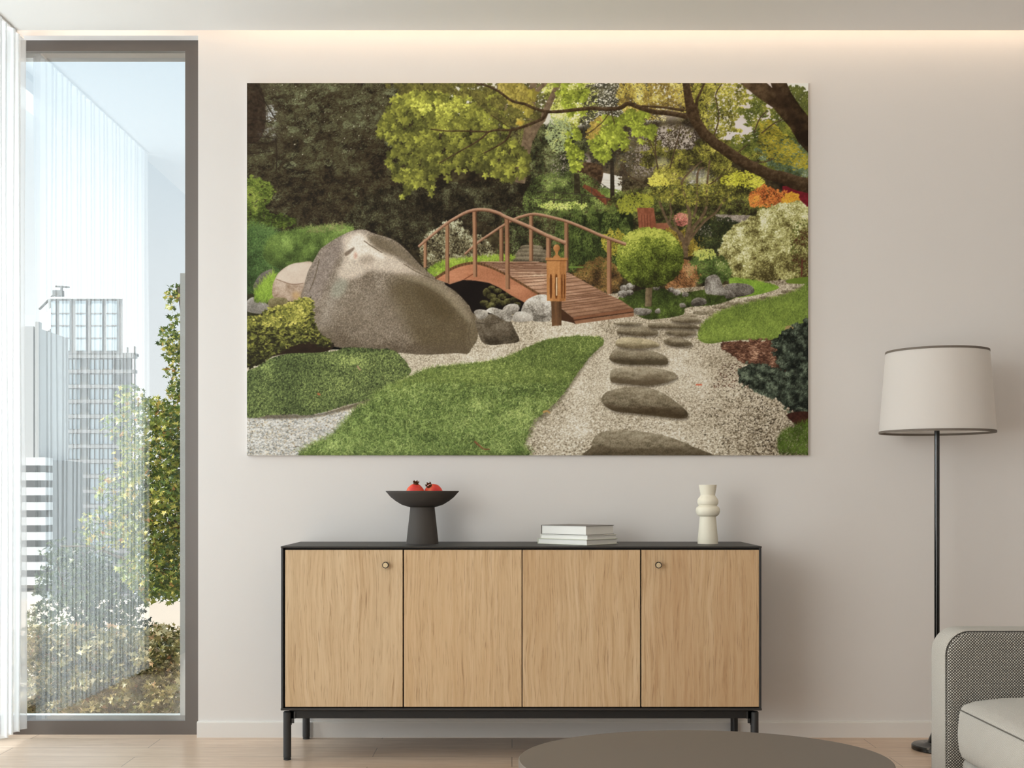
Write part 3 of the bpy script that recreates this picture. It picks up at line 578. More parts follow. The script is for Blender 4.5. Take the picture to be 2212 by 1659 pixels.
    # deck
    dk = mask([(1034, 566), (1041, 565), (1163, 565), (1180, 569), (1223, 586), (1269, 612), (1314, 636), (1342, 649), (1368, 667), (1300, 678), (1238, 687), (1214, 667), (1193, 652), (1171, 637), (1125, 609), (1089, 588), (1060, 575)], False)
    P_dk = [(112, 80, 58), (150, 112, 86), (180, 142, 116), (222, 192, 164)]
    fill(dk, P_dk, .5, noise(14, 3, 22, 2.5, .35), .4, NG, .15, light=lambda x, y: .08+.0035*(600-y)+.25*np.exp(-((x-1165)/26)**2-((y-600)/26)**2)-.1*np.clip((x-1240)/100, 0, 1))
    yy = 569.0; k = 0
    dl = [(1034, 566), (1060, 575), (1089, 588), (1125, 609), (1171, 637), (1193, 652), (1214, 667), (1238, 687)]
    dr = [(1175, 566), (1200, 577), (1223, 586), (1245, 598), (1290, 624), (1314, 636), (1342, 649), (1368, 667)]
    lx = spline(dl, False, 12); rx = spline(dr, False, 12)
    for q in np.cumsum(np.linspace(1.6, 4.3, 30))/np.cumsum(np.linspace(1.6, 4.3, 30))[-1]*.985:
        i = q*(len(lx)-1); a = lx[int(i)]; b = rx[int(i)]
        stroke([tuple(a), tuple((a+b)/2+[0, 1]), tuple(b)], .5+q*.9, .5+q*.9, [(92, 62, 44), (112, 78, 58)], 0, tex=.1)
    fill(mask([(1236, 686), (1368, 666), (1369, 674), (1241, 694)], False), [(104, 66, 44), (148, 100, 70)], .5, ND, .4)
    fill(mask([(1240, 694), (1369, 675), (1369, 683), (1243, 700)], False), [(110, 74, 52), (156, 112, 82)], .6, ND, .4)
    stroke([(1238, 692), (1368, 674)], 1.6, 1.6, [(50, 30, 20), (64, 40, 26)], 0)
    fill(mask([(1213, 667), (1238, 687), (1243, 700), (1236, 697), (1213, 692)], False), [(50, 30, 18), (84, 54, 34)], .4)
    # posts and rails
    P_po = [(106, 74, 50), (150, 110, 80), (184, 142, 108)]
    def post(x0, x1, y0, y1, xs=0, dk=False):
        fill(mask([(x0, y0), (x1, y0), (x1+xs, y1), (x0+xs, y1)], False), P_po, .55 if not dk else .35, noise(20, 2, 23, .3, 2), .25, NG, .1)
        w = x1-x0
        fill(mask([(x0+w*.68, y0), (x1, y0), (x1+xs, y1), (x0+w*.68+xs, y1)], False), [(80, 52, 34), (120, 82, 56)], .4, NF, .2)
    def rail(p, w0, w1): stroke([(x, y+1.4) for x, y in p], w0, w1, [(94, 58, 38), (110, 70, 48)], 0); stroke(p, w0*.8, w1*.8, [(130, 96, 72), (172, 132, 106), (204, 168, 142)], .8, tex=.15)
    post(1078.5, 1087.5, 488, 564); post(1143, 1151.5, 466, 564); post(1219, 1228, 480, 586); post(1311, 1321, 516, 635)
    rail([(1004, 548), (1034, 522), (1060, 504), (1089, 485), (1115, 471), (1134, 465), (1149, 462), (1171, 464), (1223, 477), (1264, 493), (1301, 509), (1352, 527)], 3.6, 6)
    # rocks in front of the bridge's near side
    P_wr = [(84, 78, 68), (128, 122, 112), (166, 160, 150), (198, 194, 184), (224, 220, 212)]
    rock([(1085, 672), (1090, 662), (1104, 656), (1118, 658), (1122, 668), (1110, 678), (1092, 678)], P_wr, .6, .5, 0, .4, .4)
    rock([(1050, 672), (1062, 664), (1080, 668), (1098, 674), (1108, 686), (1100, 695), (1085, 690), (1068, 680)], P_wr, .5, .4, 0, .5, .5)
    rock([(1024, 674), (1036, 668), (1052, 672), (1052, 684), (1036, 690)], P_wr, .35, .4)
    rock([(1126, 672), (1134, 652), (1150, 641), (1168, 636), (1182, 639), (1190, 657), (1190, 690), (1172, 695), (1152, 693), (1136, 684)], P_wr, .55, .5, -.1, .6, .5, cracks=1)
    rock([(1107, 684), (1116, 674), (1130, 673), (1146, 680), (1152, 690), (1134, 695), (1110, 694)], P_wr, .62, .5, 0, .3, .3)
    post(915, 922, 517, 578); post(962, 970.5, 482, 611, 0); post(1020.5, 1029.5, 455, 598, 1.5); post(1090, 1099.8, 469, 625, 2); post(1179.5, 1190, 508, 562, 0)
    rail([(904, 532), (930, 510), (962, 484), (991, 466), (1012, 456), (1034, 452), (1058, 454), (1078, 460), (1093, 468), (1143, 489), (1180, 507), (1222, 524)], 4.5, 7.5)
    stamps(mask([(1010, 545), (1030, 530), (1060, 530), (1074, 545), (1050, 560), (1030, 556)]), 0+1, P_pale, 1)
    # ---------- lantern
    fill(mask([(1190.4, 650), (1213, 650), (1213, 703), (1192, 704)], False), [(66, 44, 26), (118, 84, 54)], .55, noise(16, 2, 24, .3, 2), .5, light=lambda x, y: -.35*(x > 1207))
    P_la = [(118, 72, 36), (160, 106, 58), (186, 130, 76), (208, 154, 98)]
    fill(mask([(1180.5, 560), (1209, 560), (1208.5, 651), (1181.5, 650)], False), P_la, .6, noise(24, 2, 25, .3, 2), .3)
    fill(mask([(1209, 560), (1223.5, 560), (1222, 650), (1208.5, 651)], False), P_la, .38, noise(24, 2, 25, .3, 2), .3)
    fill(mask([(1178.4, 556.5), (1225.6, 556.5), (1226, 562), (1178.4, 562)], False), P_la, .5); stroke([(1180, 563), (1224, 563)], 1.4, 1.4, [(84, 46, 20), (100, 56, 26)], 0)
    for x0, x1, lit in ((1188, 1192, 0), (1199.3, 1204, 1), (1212.4, 1215, 0), (1218.4, 1220.6, 0)):
        fill(mask([(x0, 597), (x1, 597), (x1, 640), (x0, 640)]), [(84, 44, 18), (110, 62, 28)], .5)
        if lit: stroke([(1202, 599), (1202, 638)], 2, 2, [(214, 184, 140), (238, 220, 190)], 0, tex=.6)
    fill(ell(1202.4, 536, 7.2, 8), P_la, .5, light=lambda x, y: -.03*(x-1202)-.02*(y-536))
    fill(mask([(1198.5, 543), (1206, 543), (1205, 549), (1210, 556.5), (1195, 556.5), (1200, 549)]), P_la, .42); stroke([(1200, 529), (1205, 529)], 1.5, 1.5, [P_la[1], P_la[2]], 0)
    # ---------- ground cover, central lawn, yellow shrub
    P_gc = [(36, 42, 24), (62, 72, 40), (88, 102, 56), (120, 136, 76), (170, 184, 104)]
    gc = mask([(530, 812), (554, 794), (576, 779), (613, 766), (660, 757), (715, 760), (752, 751), (808, 754), (845, 756), (864, 768), (882, 790), (888, 803), (873, 816), (830, 842), (795, 862), (743, 876), (706, 888), (663, 896), (632, 894), (585, 896), (530, 896)])
    tint(mask([(530, 880), (660, 896), (745, 878), (800, 860), (800, 868), (745, 886), (660, 903), (530, 902)]), (70, 60, 44), .7, 2)
    lgc = lambda x, y: .36*np.exp(-((x-752)/38)**2-((y-779)/12)**2)+.14*np.exp(-((x-740)/50)**2-((y-840)/25)**2)-.12*np.exp(-((x-660)/50)**2-((y-790)/16)**2)-.0012*np.abs(x-700)/4-.22*np.exp(-((x-790)/60)**2-((y-756)/5)**2)+.2*np.exp(-((x-556)/22)**2-((y-794)/8)**2)
    fill(gc, P_gc, .3, light=lgc)
    NV = noise(45, 2, 72)
    stamps(gc, 15000, P_gc, 1.9, .62, -1.2, .9, 'ell', .40, .25, .8, NV, light=lgc, sj=.3)
    stamps(gc, 6500, P_gc, 1.2, .7, 0, 3, 'ell', .66, .25, .5, NV, light=lgc)
    blades(gc, 2500, [(30, 38, 20), (60, 74, 40)], 3, 0, -1.5, .4, .2)
    stroke([(772, 790), (776, 797), (780, 799)], 2.4, 1.5, [(150, 110, 90), (184, 150, 124)], 0); stroke([(686, 850), (692, 853)], 4, 2.5, [(150, 84, 50), (170, 100, 66)], 0)
    cl = mask([(1299, 730), (1275, 727), (1236, 726), (1190, 732), (1152, 744), (1115, 762), (1088, 773), (1050, 781), (1004, 787), (930, 796), (882, 815), (836, 838), (812, 850), (799, 868), (768, 886), (750, 908), (718, 942), (672, 968), (680, 990), (1104, 990), (1130, 960), (1150, 912), (1172, 894), (1197, 872), (1218, 848), (1248, 806), (1276, 769), (1303, 743)], rough=.5)
    P_cl = [(44, 52, 28), (70, 84, 38), (92, 110, 50), (122, 140, 70), (180, 192, 110)]
    NL = noise(70, 3, 71, 1.6, .5)
    lcl = lambda x, y: (.32*np.exp(-((x-1120)/26)**2-((y-900)/14)**2)+.26*np.exp(-((x-1030)/20)**2-((y-880)/10)**2)+.22*np.exp(-((x-1070)/40)**2-((y-972)/12)**2)+.22*np.exp(-((x-720)/30)**2-((y-970)/14)**2)-.0003*(y-850)
                       - .14*np.exp(-((x-1110)/60)**2-((y-850)/16)**2)-.12*np.exp(-((x-920)/100)**2-((y-950)/30)**2)+.08*np.exp(-((x-1260)/60)**2-((y-740)/20)**2))
    tint(mask([(1303, 745), (1276, 775), (1250, 812), (1222, 852), (1200, 878), (1176, 902), (1156, 920), (1134, 965), (1120, 984), (1108, 984), (1150, 905), (1218, 840), (1270, 765)]), (84, 76, 58), .6, 3)
    fill(cl, P_cl, .34, NL, .25, NG, .3, light=lcl)
    blades(cl, 30000, P_cl, 5.5, 0, -1.5, .5, .6, .52, .22, .85, NL, light=lcl, lenf=lambda x, y: np.clip(.6+(y-740)/110, .6, 2.4))
    blades(cl & mask(box(600, 830, 1250, 990), False), 9000, [(46, 60, 28), (84, 106, 50), (128, 150, 78), (190, 204, 128)], 10, 1, -1.3, .9, 1.2, .5, .2, 1.0, NL, light=lcl, lenf=lambda x, y: np.clip(.5+(y-830)/120, .5, 1.6))
    stroke([(1025, 953), (1036, 963), (1046, 970), (1058, 970)], 4, 1.5, [(84, 50, 30), (150, 106, 70)], .6)
    stroke([(1173, 890), (1182, 888), (1188, 892)], 4.5, 2, [(150, 110, 60), (196, 160, 100)], 0)
    P_ys = [(36, 32, 18), (78, 80, 34), (118, 120, 50), (158, 154, 68), (214, 204, 104)]
    fill(mask([(560, 775), (610, 740), (690, 735), (722, 745), (700, 760), (620, 764)]), [(28, 18, 12), (52, 38, 24)], .4)
    ys_ = [(530, 692), (560, 684), (578, 672), (592, 663), (622, 656), (641, 648), (670, 645), (676, 672), (680, 705), (694, 722), (716, 740), (700, 748), (676, 738), (640, 744), (600, 762), (575, 776), (530, 790)]
    fill(mask(ys_), P_ys, .25)
    stamps(mask(ys_, rough=2), 2600, P_ys, 5, .38, .1, 1.1, 'leaf', .42, .45, .75, NF, light=lambda x, y: -.0045*(y-690)-.001*np.clip(x-640, 0, 90), sj=.5)
    stamps(mask([(560, 700), (600, 672), (650, 650), (672, 650), (660, 690), (600, 705)]), 300, P_ys, 4.2, .4, .1, 1.3, 'leaf', .66, .4, .6)
    # ---------- foreground trees at the top
    P_t1 = [(70, 56, 42), (112, 94, 72), (150, 130, 102)]
    stroke([(1082, 176), (1084, 210), (1090, 245)], 20, 14, [(90, 78, 54), (136, 122, 86)], .1)
    stroke([(1123, 395), (1130, 350), (1138, 310), (1143, 281), (1147, 253), (1149, 207), (1153, 176)], 0, 0, P_t1, -.3, widths=[22, 22, 22, 22, 18, 15, 13])
    stroke([(1146, 300), (1158, 275), (1172, 256), (1183, 231), (1195, 205), (1208, 176)], 15, 11, P_t1, .3)
    stroke([(1149, 205), (1165, 192), (1180, 178)], 9, 7, P_t1, .3)
    P_lf = [(70, 70, 32), (100, 102, 42), (128, 130, 52), (160, 164, 64), (214, 220, 92)]
    leaf1 = org([(812, 290), (838, 240), (850, 215), (880, 195), (930, 185), (1000, 200), (1060, 195), (1080, 215), (1110, 300), (1138, 330), (1140, 372), (1110, 388), (1050, 380), (1010, 360), (960, 372), (940, 385), (925, 410), (905, 395), (880, 420), (866, 428), (880, 395), (850, 385), (838, 340), (845, 320), (830, 300)])
    ll = lambda x, y: .28*np.exp(-((x-905)/26)**2-((y-222)/22)**2)+.26*np.exp(-((x-965)/45)**2-((y-222)/16)**2)+.2*np.exp(-((x-935)/20)**2-((y-240)/20)**2)-.0009*(y-290)-.05*np.sin(x/17.)*np.cos(y/13.)
    holes = noise(13, 3, 31) > .5
    holes2 = noise(13, 3, 32) > .53
    stamps(leaf1, 1100, [(50, 50, 24), (76, 78, 32), (100, 102, 40)], 5, 1, 0, 3.1, 'maple', .4)
    stamps(leaf1 & holes, 1500, [(60, 60, 30), (92, 94, 40), (122, 126, 52)], 8, 1, 0, 3.1, 'maple', .45, .4, .5, NM, light=ll)
    stamps(leaf1 & holes2, 1250, P_lf, 8.5, 1, 1.57, 1.2, 'maple', .38, .4, .5, NM, light=ll, sj=.35)
    # hanging single leaves at the lower edge
    for x, y, r in ((1048, 378, 9), (1068, 372, 9), (1098, 374, 11), (1118, 376, 9), (1084, 388, 9), (1030, 345, 9), (1064, 352, 8), (991, 368, 9), (1005, 370, 7), (968, 384, 11), (932, 418, 8), (870, 425, 7), (838, 292, 9), (822, 290, 8), (848, 240, 9), (860, 205, 8), (1128, 366, 9), (1110, 330, 9), (935, 404, 8), (900, 404, 9), (1090, 330, 9), (1078, 320, 8)):
        stamps(mask(ell(x, y, 1.5, 1.5)), 1, P_lf, r, 1, 1.57+.5*rs.randn(), .1, 'maple', .55, .1, .4)
    top = mask([(850, 176), (1030, 176), (1060, 190), (1150, 230), (1160, 260), (1100, 270), (1040, 230), (980, 200), (900, 192), (850, 205)])
    stamps(top & holes, 620, [(62, 58, 32), (98, 94, 44), (132, 130, 58)], 7, 1, 0, 3.1, 'maple', .45, .4, .5)
    stamps(mask([(1080, 178), (1130, 178), (1160, 215), (1145, 240), (1105, 225), (1085, 200)]), 160, [(110, 98, 40), (150, 138, 60), (176, 160, 84)], 7, 1, 1.57, .8, 'maple', .5)
    for x, y, r in ((1152, 203, 12), (1140, 245, 11), (1125, 262, 10)): stamps(mask(ell(x, y, 3, 3)), 3, [(140, 130, 50), (180, 170, 80)], r, 1, 1.2, .5, 'maple', .5)
    tint(ell(1123, 266, 8, 5), (190, 150, 50), .6, 2)
    # lime sprays right of the trunk
    P_lm = [(80, 88, 30), (120, 132, 44), (158, 172, 58), (210, 220, 92)]
    for pp, nn in (([(1222, 300), (1240, 280), (1256, 290), (1258, 320), (1250, 372), (1240, 378), (1232, 340)], 130), ([(1272, 290), (1290, 260), (1330, 250), (1335, 300), (1320, 335), (1295, 350), (1280, 320)], 190), ([(1338, 250), (1380, 240), (1416, 262), (1410, 285), (1370, 300), (1345, 300)], 120),
                   ([(1200, 180), (1270, 178), (1262, 240), (1240, 262), (1215, 230)], 130), ([(1365, 285), (1400, 275), (1420, 300), (1390, 310)], 40), ([(1340, 286), (1360, 298), (1350, 318), (1338, 312)], 22)):
        stamps(mask(pp) & holes, int(nn*1.2), P_lm, 8, 1, 1.2, .9, 'maple', .5, .4, .5)
    stamps(mask([(1280, 262), (1300, 254), (1290, 290), (1268, 300)]), 60, [(140, 120, 50), (190, 164, 80)], 5, 1, 0, 3, 'maple', .5)
    # dark overhanging limbs
    P_lb2 = [(30, 20, 10), (52, 38, 22), (78, 60, 40), (104, 84, 60)]
    for pts, a, b in (([(1486, 253), (1470, 249), (1440, 244), (1414, 242), (1383, 233), (1357, 224), (1340, 233), (1310, 236), (1282, 234), (1245, 237), (1208, 241), (1180, 241), (1152, 233), (1134, 225), (1106, 218), (1078, 198), (1056, 187), (1028, 180)], 11, 3.5),
                      ([(1180, 244), (1172, 256), (1158, 263), (1140, 270), (1124, 276), (1104, 281), (1075, 281), (1056, 285), (1041, 298), (1020, 312), (995, 326), (948, 353)], 7, 1.6), ([(1104, 281), (1098, 296), (1088, 307), (1070, 318), (1045, 331)], 4.5, 2),
                      ([(930, 279), (965, 283), (1004, 283), (1056, 285)], 2, 3), ([(1477, 239), (1440, 233), (1386, 229)], 6, 3), ([(1098, 274), (1078, 260), (1060, 248)], 1.5, 1), ([(1316, 244), (1300, 265), (1275, 285), (1260, 292)], 1.6, 1.2), ([(1320, 242), (1328, 268)], 1.6, 1)):
        stroke(pts, a, b, P_lb2, .5)
    big = [(1750, 402), (1720, 395), (1692, 384), (1668, 379), (1646, 370), (1620, 358), (1599, 346), (1580, 334), (1562, 321), (1546, 311), (1534, 300), (1522, 290), (1512, 276), (1503, 262), (1497, 246), (1490, 225), (1485, 200), (1481, 174)]
    stroke(big, 0, 0, P_lb2, .55, widths=[32, 30, 26, 24, 24, 23, 23, 23, 22, 22, 22, 22, 22, 22, 24, 20, 16, 15])
    stroke([(1508, 245), (1504, 232), (1506, 215), (1515, 195), (1523, 176)], 7, 3, P_lb2, .4)
    um = mask([(1592, 174), (1615, 193), (1637, 211), (1670, 233), (1692, 259), (1707, 276), (1724, 307), (1750, 335), (1750, 256), (1729, 231), (1709, 201), (1697, 174), (1663, 174), (1668, 190), (1650, 174)], False)
    fill(um, P_lb2, .42, noise(12, 3, 41, 1, 1), .5, NG, .2, light=lambda x, y: -.004*(x-1690)-.001*(y-230))
    tint(mask([(1672, 195), (1684, 225), (1712, 262), (1746, 310), (1750, 300), (1716, 240), (1690, 200)]), (34, 22, 12), .5, 4, um)
    # the photograph's slight overall softness
    D = C.reshape(AH, SS, AW, SS, 3).mean((1, 3))
    for axn in (0, 1):
        E = np.moveaxis(D, axn, 0); P2 = np.concatenate([E[:1], E, E[-1:]], 0)
        E = P2[:-2]*.14+E*.72+P2[2:]*.14; D = np.moveaxis(E, 0, axn)
    lum = (D*np.array([.3, .59, .11], np.float32)).sum(-1, keepdims=True); D = lum+(D-lum)*.93
    return np.clip(D, 0, 1)
# ================================================================ MATERIALS OF THE ROOM
M_wall = mat('wall_paint', (226, 222, 219), .85, spec=.2, bump=(180, .06))
M_ceil = mat('ceiling_paint', (240, 238, 235), .9, spec=.15)
M_base = mat('baseboard_paint', (228, 224, 220), .6, spec=.3)
M_frame = mat('bronze_frame', (104, 97, 92), .38, metal=.25, spec=.5)
M_frame2 = mat('grey_outer_frame', (150, 150, 146), .5, spec=.4)
M_sill = mat('white_outer_sill', (235, 232, 226), .6)
M_black = mat('black_lacquer', (26, 25, 25), .5, spec=.4)
M_top = mat('anthracite_top', (50, 47, 45), .5, spec=.4)
M_leg = mat('anthracite_metal', (46, 46, 47), .45, spec=.4)
M_dark = mat('shadow_gap_black', (10, 10, 10), .7)
M_pole = mat('gloss_black_metal', (10, 10, 10), .18, spec=.6)
M_trim = mat('taupe_shade_trim', (112, 102, 92), .7)
M_bowl = mat('dark_grey_ceramic', (78, 73, 69), .75, spec=.25, bump=(120, .1))
M_vase = mat('cream_ceramic', (232, 226, 208), .6, spec=.35, bump=(90, .05))
M_page = mat('book_pages', (232, 231, 226), .85)
M_cover = mat('book_cover_white', (225, 224, 218), .5)
M_coverd = mat('book_cover_grey', (120, 116, 112), .5)
M_table = mat('taupe_table_lacquer', (113, 103, 94), .55, spec=.35)
M_tedge = mat('pale_table_edge', (196, 190, 184), .6)
M_added_pier = mat('added_dark_pier', (58, 56, 54), .8)

# floor boards
M_floor = mat('oak_planks', (200, 180, 158), .33, spec=.7); g = N(M_floor)
v = g.map((1, 1, 1))
br = g.n('ShaderNodeTexBrick', Vector=v, Color1=(1, 1, 1, 1), Color2=(0, 0, 0, 1), Mortar=(.5, .5, .5, 1), Scale=1.0, _offset=.37, Mortar_Size=.0016, Brick_Width=1.35, Row_Height=.152)
gr = g.noise(g.map((2.2, 26, 1)), 2.2, 8, .62, 1.2); fi = g.noise(g.map((6, 160, 1)), 3, 4, .6)
big = g.noise(g.map((.7, 5, 1), loc=(3, 1, 0)), 2, 3)
f = g.math('ADD', g.math('MULTIPLY', gr, .5), g.math('MULTIPLY', fi, .22)); f = g.math('ADD', f, g.math('MULTIPLY', big, .28))
c = g.ramp(f, [(.30, (176, 148, 124)), (.48, (204, 178, 154)), (.62, (220, 197, 174)), (.8, (233, 214, 195))])
pl = g.n('ShaderNodeSeparateColor', Color=br.outputs['Color'])
c = g.mix(g.math('MULTIPLY', pl.outputs[0], .22), c, (160, 134, 108))
c = g.mix(g.math('MULTIPLY', br.outputs['Fac'], .75), c, (104, 84, 66))
g.link(c, g.b.inputs['Base Color']); g.bump(g.math('SUBTRACT', f, g.math('MULTIPLY', br.outputs['Fac'], 1.2)), .25, .0012)

def oak(name, seed, warm):
    m = mat(name, (206, 176, 136), .55, spec=.25); g = N(m)
    v = g.map((1, 1, 1), loc=(seed*1.7, 0, seed*.9))
    warp = g.noise(g.map((2.4, 1, 1.1), loc=(seed, 0, 0)), 2.0, 3)
    vv = g.n('ShaderNodeVectorMath', _operation='MULTIPLY_ADD', i0=g.map((1, 1, 1), loc=(seed, 0, seed)), i1=(1, 1, 1), i2=(0, 0, 0))
    cmb = g.n('ShaderNodeCombineXYZ', X=g.math('MULTIPLY', warp, .06)); ad = g.n('ShaderNodeVectorMath', _operation='ADD', i0=vv.outputs[0], i1=cmb.outputs[0])
    mp = g.n('ShaderNodeMapping', Vector=ad.outputs[0], Scale=(60, 60, 1.9)); gr = g.noise(mp.outputs[0], 1.6, 6, .65, .25)
    mp2 = g.n('ShaderNodeMapping', Vector=ad.outputs[0], Scale=(230, 230, 7)); po = g.noise(mp2.outputs[0], 1.5, 3, .6)
    sl = g.noise(g.map((7, 1, .7), loc=(seed*2.3, 0, 1)), 1.3, 2)
    c = g.ramp(gr, [(.28, (180, 149, 112)), (.45, (202, 173, 136)), (.58, (211, 184, 148)), (.78, (220, 196, 164))])
    c = g.mix(g.math('MULTIPLY', g.math('SUBTRACT', sl, .38, True), 1.6, True), c, warm)
    pore = g.math('MULTIPLY', g.math('SUBTRACT', .44, po, True), 5.5, True)
    c = g.mix(g.math('MULTIPLY', pore, .75), c, (138, 104, 72))
    g.link(c, g.b.inputs['Base Color']); g.bump(g.math('ADD', gr, g.math('MULTIPLY', po, .6)), .35, .0009)
    return m
OAK = [oak('oak_door_veneer', 1.3, (214, 190, 156)), oak('oak_door_veneer', 4.1, (206, 172, 130)), oak('oak_door_veneer', 7.7, (192, 156, 114)), oak('oak_door_veneer', 11.9, (180, 140, 100))]

def weave(name, c0, c1, c2, scale, st, dist=.0015):
    m = mat(name, c1, .95, spec=.1, Sheen_Weight=.15); g = N(m)
    tc = g.nt.nodes.new('ShaderNodeTexCoord'); uv = tc.outputs['UV']
    nz = g.n('ShaderNodeTexNoise', Vector=uv, Scale=scale*.35, Detail=2.0)
    wob = g.n('ShaderNodeVectorMath', _operation='SCALE', i0=nz.outputs['Color'], Scale=.6/scale); uvw = g.n('ShaderNodeVectorMath', _operation='ADD', i0=uv, i1=wob.outputs[0]).outputs[0]
    w1 = g.n('ShaderNodeTexWave', Vector=uvw, Scale=scale*.159, Distortion=0.0, _wave_type='BANDS', _bands_direction='DIAGONAL', _wave_profile='SIN')
    mp = g.n('ShaderNodeMapping', Vector=uvw, Scale=(-1, 1, 1)); w2 = g.n('ShaderNodeTexWave', Vector=mp.outputs[0], Scale=scale*.159, Distortion=0.0, _wave_type='BANDS', _bands_direction='DIAGONAL', _wave_profile='SIN')
    h = g.math('MULTIPLY', w1.outputs['Fac'], w2.outputs['Fac'])
    n2 = g.noise(uv, scale*.9, 3); hh = g.math('ADD', h, g.math('MULTIPLY', g.math('SUBTRACT', n2, .5), .5))
    c = g.ramp(hh, [(.02, c0), (.22, c1), (.7, c2)]); big = g.noise(uv, 9, 3)
    c = g.mix(g.math('MULTIPLY', big, .25), c, c0)
    g.link(c, g.b.inputs['Base Color']); g.bump(hh, st, dist)
    return m
M_boucle = weave('coarse_tweed', (52, 49, 45), (150, 144, 135), (228, 224, 216), 560, .8)
M_fab = weave('pale_tweed', (150, 145, 136), (196, 191, 182), (226, 222, 214), 1000, .5)

# lamp shade
M_shade = mat('white_lamp_shade', (246, 242, 238), .9, spec=.1, Transmission_Weight=0.0)
g = N(M_shade); tl_ = g.n('ShaderNodeBsdfTranslucent', Color=(.93, .90, .87, 1)); mx = g.nt.nodes.new('ShaderNodeMixShader'); mx.inputs[0].default_value = .5; ou = [n_ for n_ in g.nt.nodes if n_.type == 'OUTPUT_MATERIAL'][0]
g.link(g.b.outputs[0], mx.inputs[1]); g.link(tl_.outputs[0], mx.inputs[2]); g.link(mx.outputs[0], ou.inputs[0])
M_pom = mat('red_pomegranate_skin', (214, 62, 44), .38, spec=.45); g = N(M_pom)
n1 = g.noise(g.map((1, 1, 1)), 26, 4); g.link(g.ramp(n1, [(.3, (206, 44, 46)), (.5, (232, 78, 60)), (.72, (244, 132, 84))]), g.b.inputs['Base Color'])
M_pomc = mat('brown_pomegranate_crown', (112, 66, 32), .7)

# glass: thin coated pane, real reflection and transmission
def glass_pane(name, refl, tint=(.95, .97, .97)):
    m = bpy.data.materials.new(name); m.use_nodes = True; nt = m.node_tree; nt.nodes.clear()
    out = nt.nodes.new('ShaderNodeOutputMaterial'); mx = nt.nodes.new('ShaderNodeMixShader'); tr = nt.nodes.new('ShaderNodeBsdfTransparent'); gl = nt.nodes.new('ShaderNodeBsdfGlossy')
    tr.inputs[0].default_value = (*tint, 1); gl.inputs['Roughness'].default_value = 0.0; gl.inputs[0].default_value = (1, 1, 1, 1); mx.inputs[0].default_value = refl
    nt.links.new(tr.outputs[0], mx.inputs[1]); nt.links.new(gl.outputs[0], mx.inputs[2]); nt.links.new(mx.outputs[0], out.inputs[0]); return m
M_glass = glass_pane('coated_window_glass', .32)
M_glass2 = glass_pane('clear_window_glass', .08)
# sheer cloth: partly open weave, partly translucent
M_sheer = bpy.data.materials.new('sheer_white_cloth'); M_sheer.use_nodes = True; nt = M_sheer.node_tree; nt.nodes.clear()
out = nt.nodes.new('ShaderNodeOutputMaterial'); a = nt.nodes.new('ShaderNodeMixShader'); b = nt.nodes.new('ShaderNodeMixShader'); tp = nt.nodes.new('ShaderNodeBsdfTransparent'); tl = nt.nodes.new('ShaderNodeBsdfTranslucent'); df = nt.nodes.new('ShaderNodeBsdfDiffuse')
tl.inputs[0].default_value = (.70, .70, .695, 1); df.inputs[0].default_value = (.93, .93, .92, 1); a.inputs[0].default_value = .5; b.inputs[0].default_value = .62
nt.links.new(df.outputs[0], a.inputs[1]); nt.links.new(tl.outputs[0], a.inputs[2]); nt.links.new(tp.outputs[0], b.inputs[1]); nt.links.new(a.outputs[0], b.inputs[2]); nt.links.new(b.outputs[0], out.inputs[0])

# ================================================================ ROOM SHELL
XL, XR, YB = -1.93, 4.2, -2.6            # left wall inner face, right wall, wall behind the camera
ZT = 2.703                                # underside of the dropped ceiling
ZC = 3.0                                  # slab above the light cove
WX0, WX1 = XL, X(428)                     # window opening in the far wall
WZ0, WZ1 = .0, Z(77)
def struct(name, bm, m, **k): return tag(obj(name, bm, m, **k), kind='structure')
T = .28
bm = NB_(); box(bm, WX1, XR+.2, D, D+T, -.02, ZC); box(bm, XL-.3, WX1, D, D+T, WZ1, ZC); box(bm, XL-.3, WX1, D+.06, D+T, -.3, WZ0); struct('wall_back', bm, M_wall)
bm = NB_(); box(bm, XL-.3, XR+.2, YB-.2, D+.0, -.12, 0); box(bm, XL-.3, WX1, D, D+.06, -.12, 0); struct('floor', bm, M_floor)
bm = NB_(); box(bm, XL-.3, XR+.2, YB-.2, D-.085, ZT, ZT+.10); box(bm, XL-.3, XR+.2, D-.115, D-.085, ZT+.10, ZT+.125); struct('ceiling', bm, M_ceil)
bm = NB_(); box(bm, XL-.3, XR+.2, YB-.2, D+T, ZC, ZC+.15); struct('ceiling_slab', bm, M_ceil)
bm = NB_(); box(bm, XR, XR+.2, YB-.2, D, 0, ZC); struct('wall_right', bm, M_wall)
bm = NB_(); box(bm, XL-.3, XR+.2, YB-.2, YB, 0, ZC); struct('wall_rear', bm, M_wall)
# left wall: window near the corner, unseen pier added dark for the pane's reflection, window towards the camera
PY0, PY1 = 2.3, 3.17
bm = NB_(); box(bm, XL-.25, XL, PY0, PY1, 0, ZC); struct('wall_left', bm, M_added_pier)
bm = NB_(); box(bm, XL-.25, XL, YB, -1.6, 0, ZC); box(bm, XL-.25, XL, -1.6, D, ZT+.02, ZC); struct('wall_left', bm, M_wall)
def win_frame(name, y0, y1, glass):
    w = tag(bpy.data.objects.new(name, None), kind='structure'); COL.objects.link(w); w.location = (XL-.12, y0, 0)
    bm = NB_(); d = .05
    box(bm, -.03, .03, 0, d, 0, ZT+.02); box(bm, -.03, .03, y1-y0-d, y1-y0, 0, ZT+.02); box(bm, -.03, .03, d, y1-y0-d, 0, d); box(bm, -.03, .03, d, y1-y0-d, ZT+.02-d, ZT+.02)
    obj('window_frame', bm, M_frame, w); bm = NB_(); box(bm, 0, 0, d, y1-y0-d, d, ZT-.03); obj('pane', bm, glass, w)
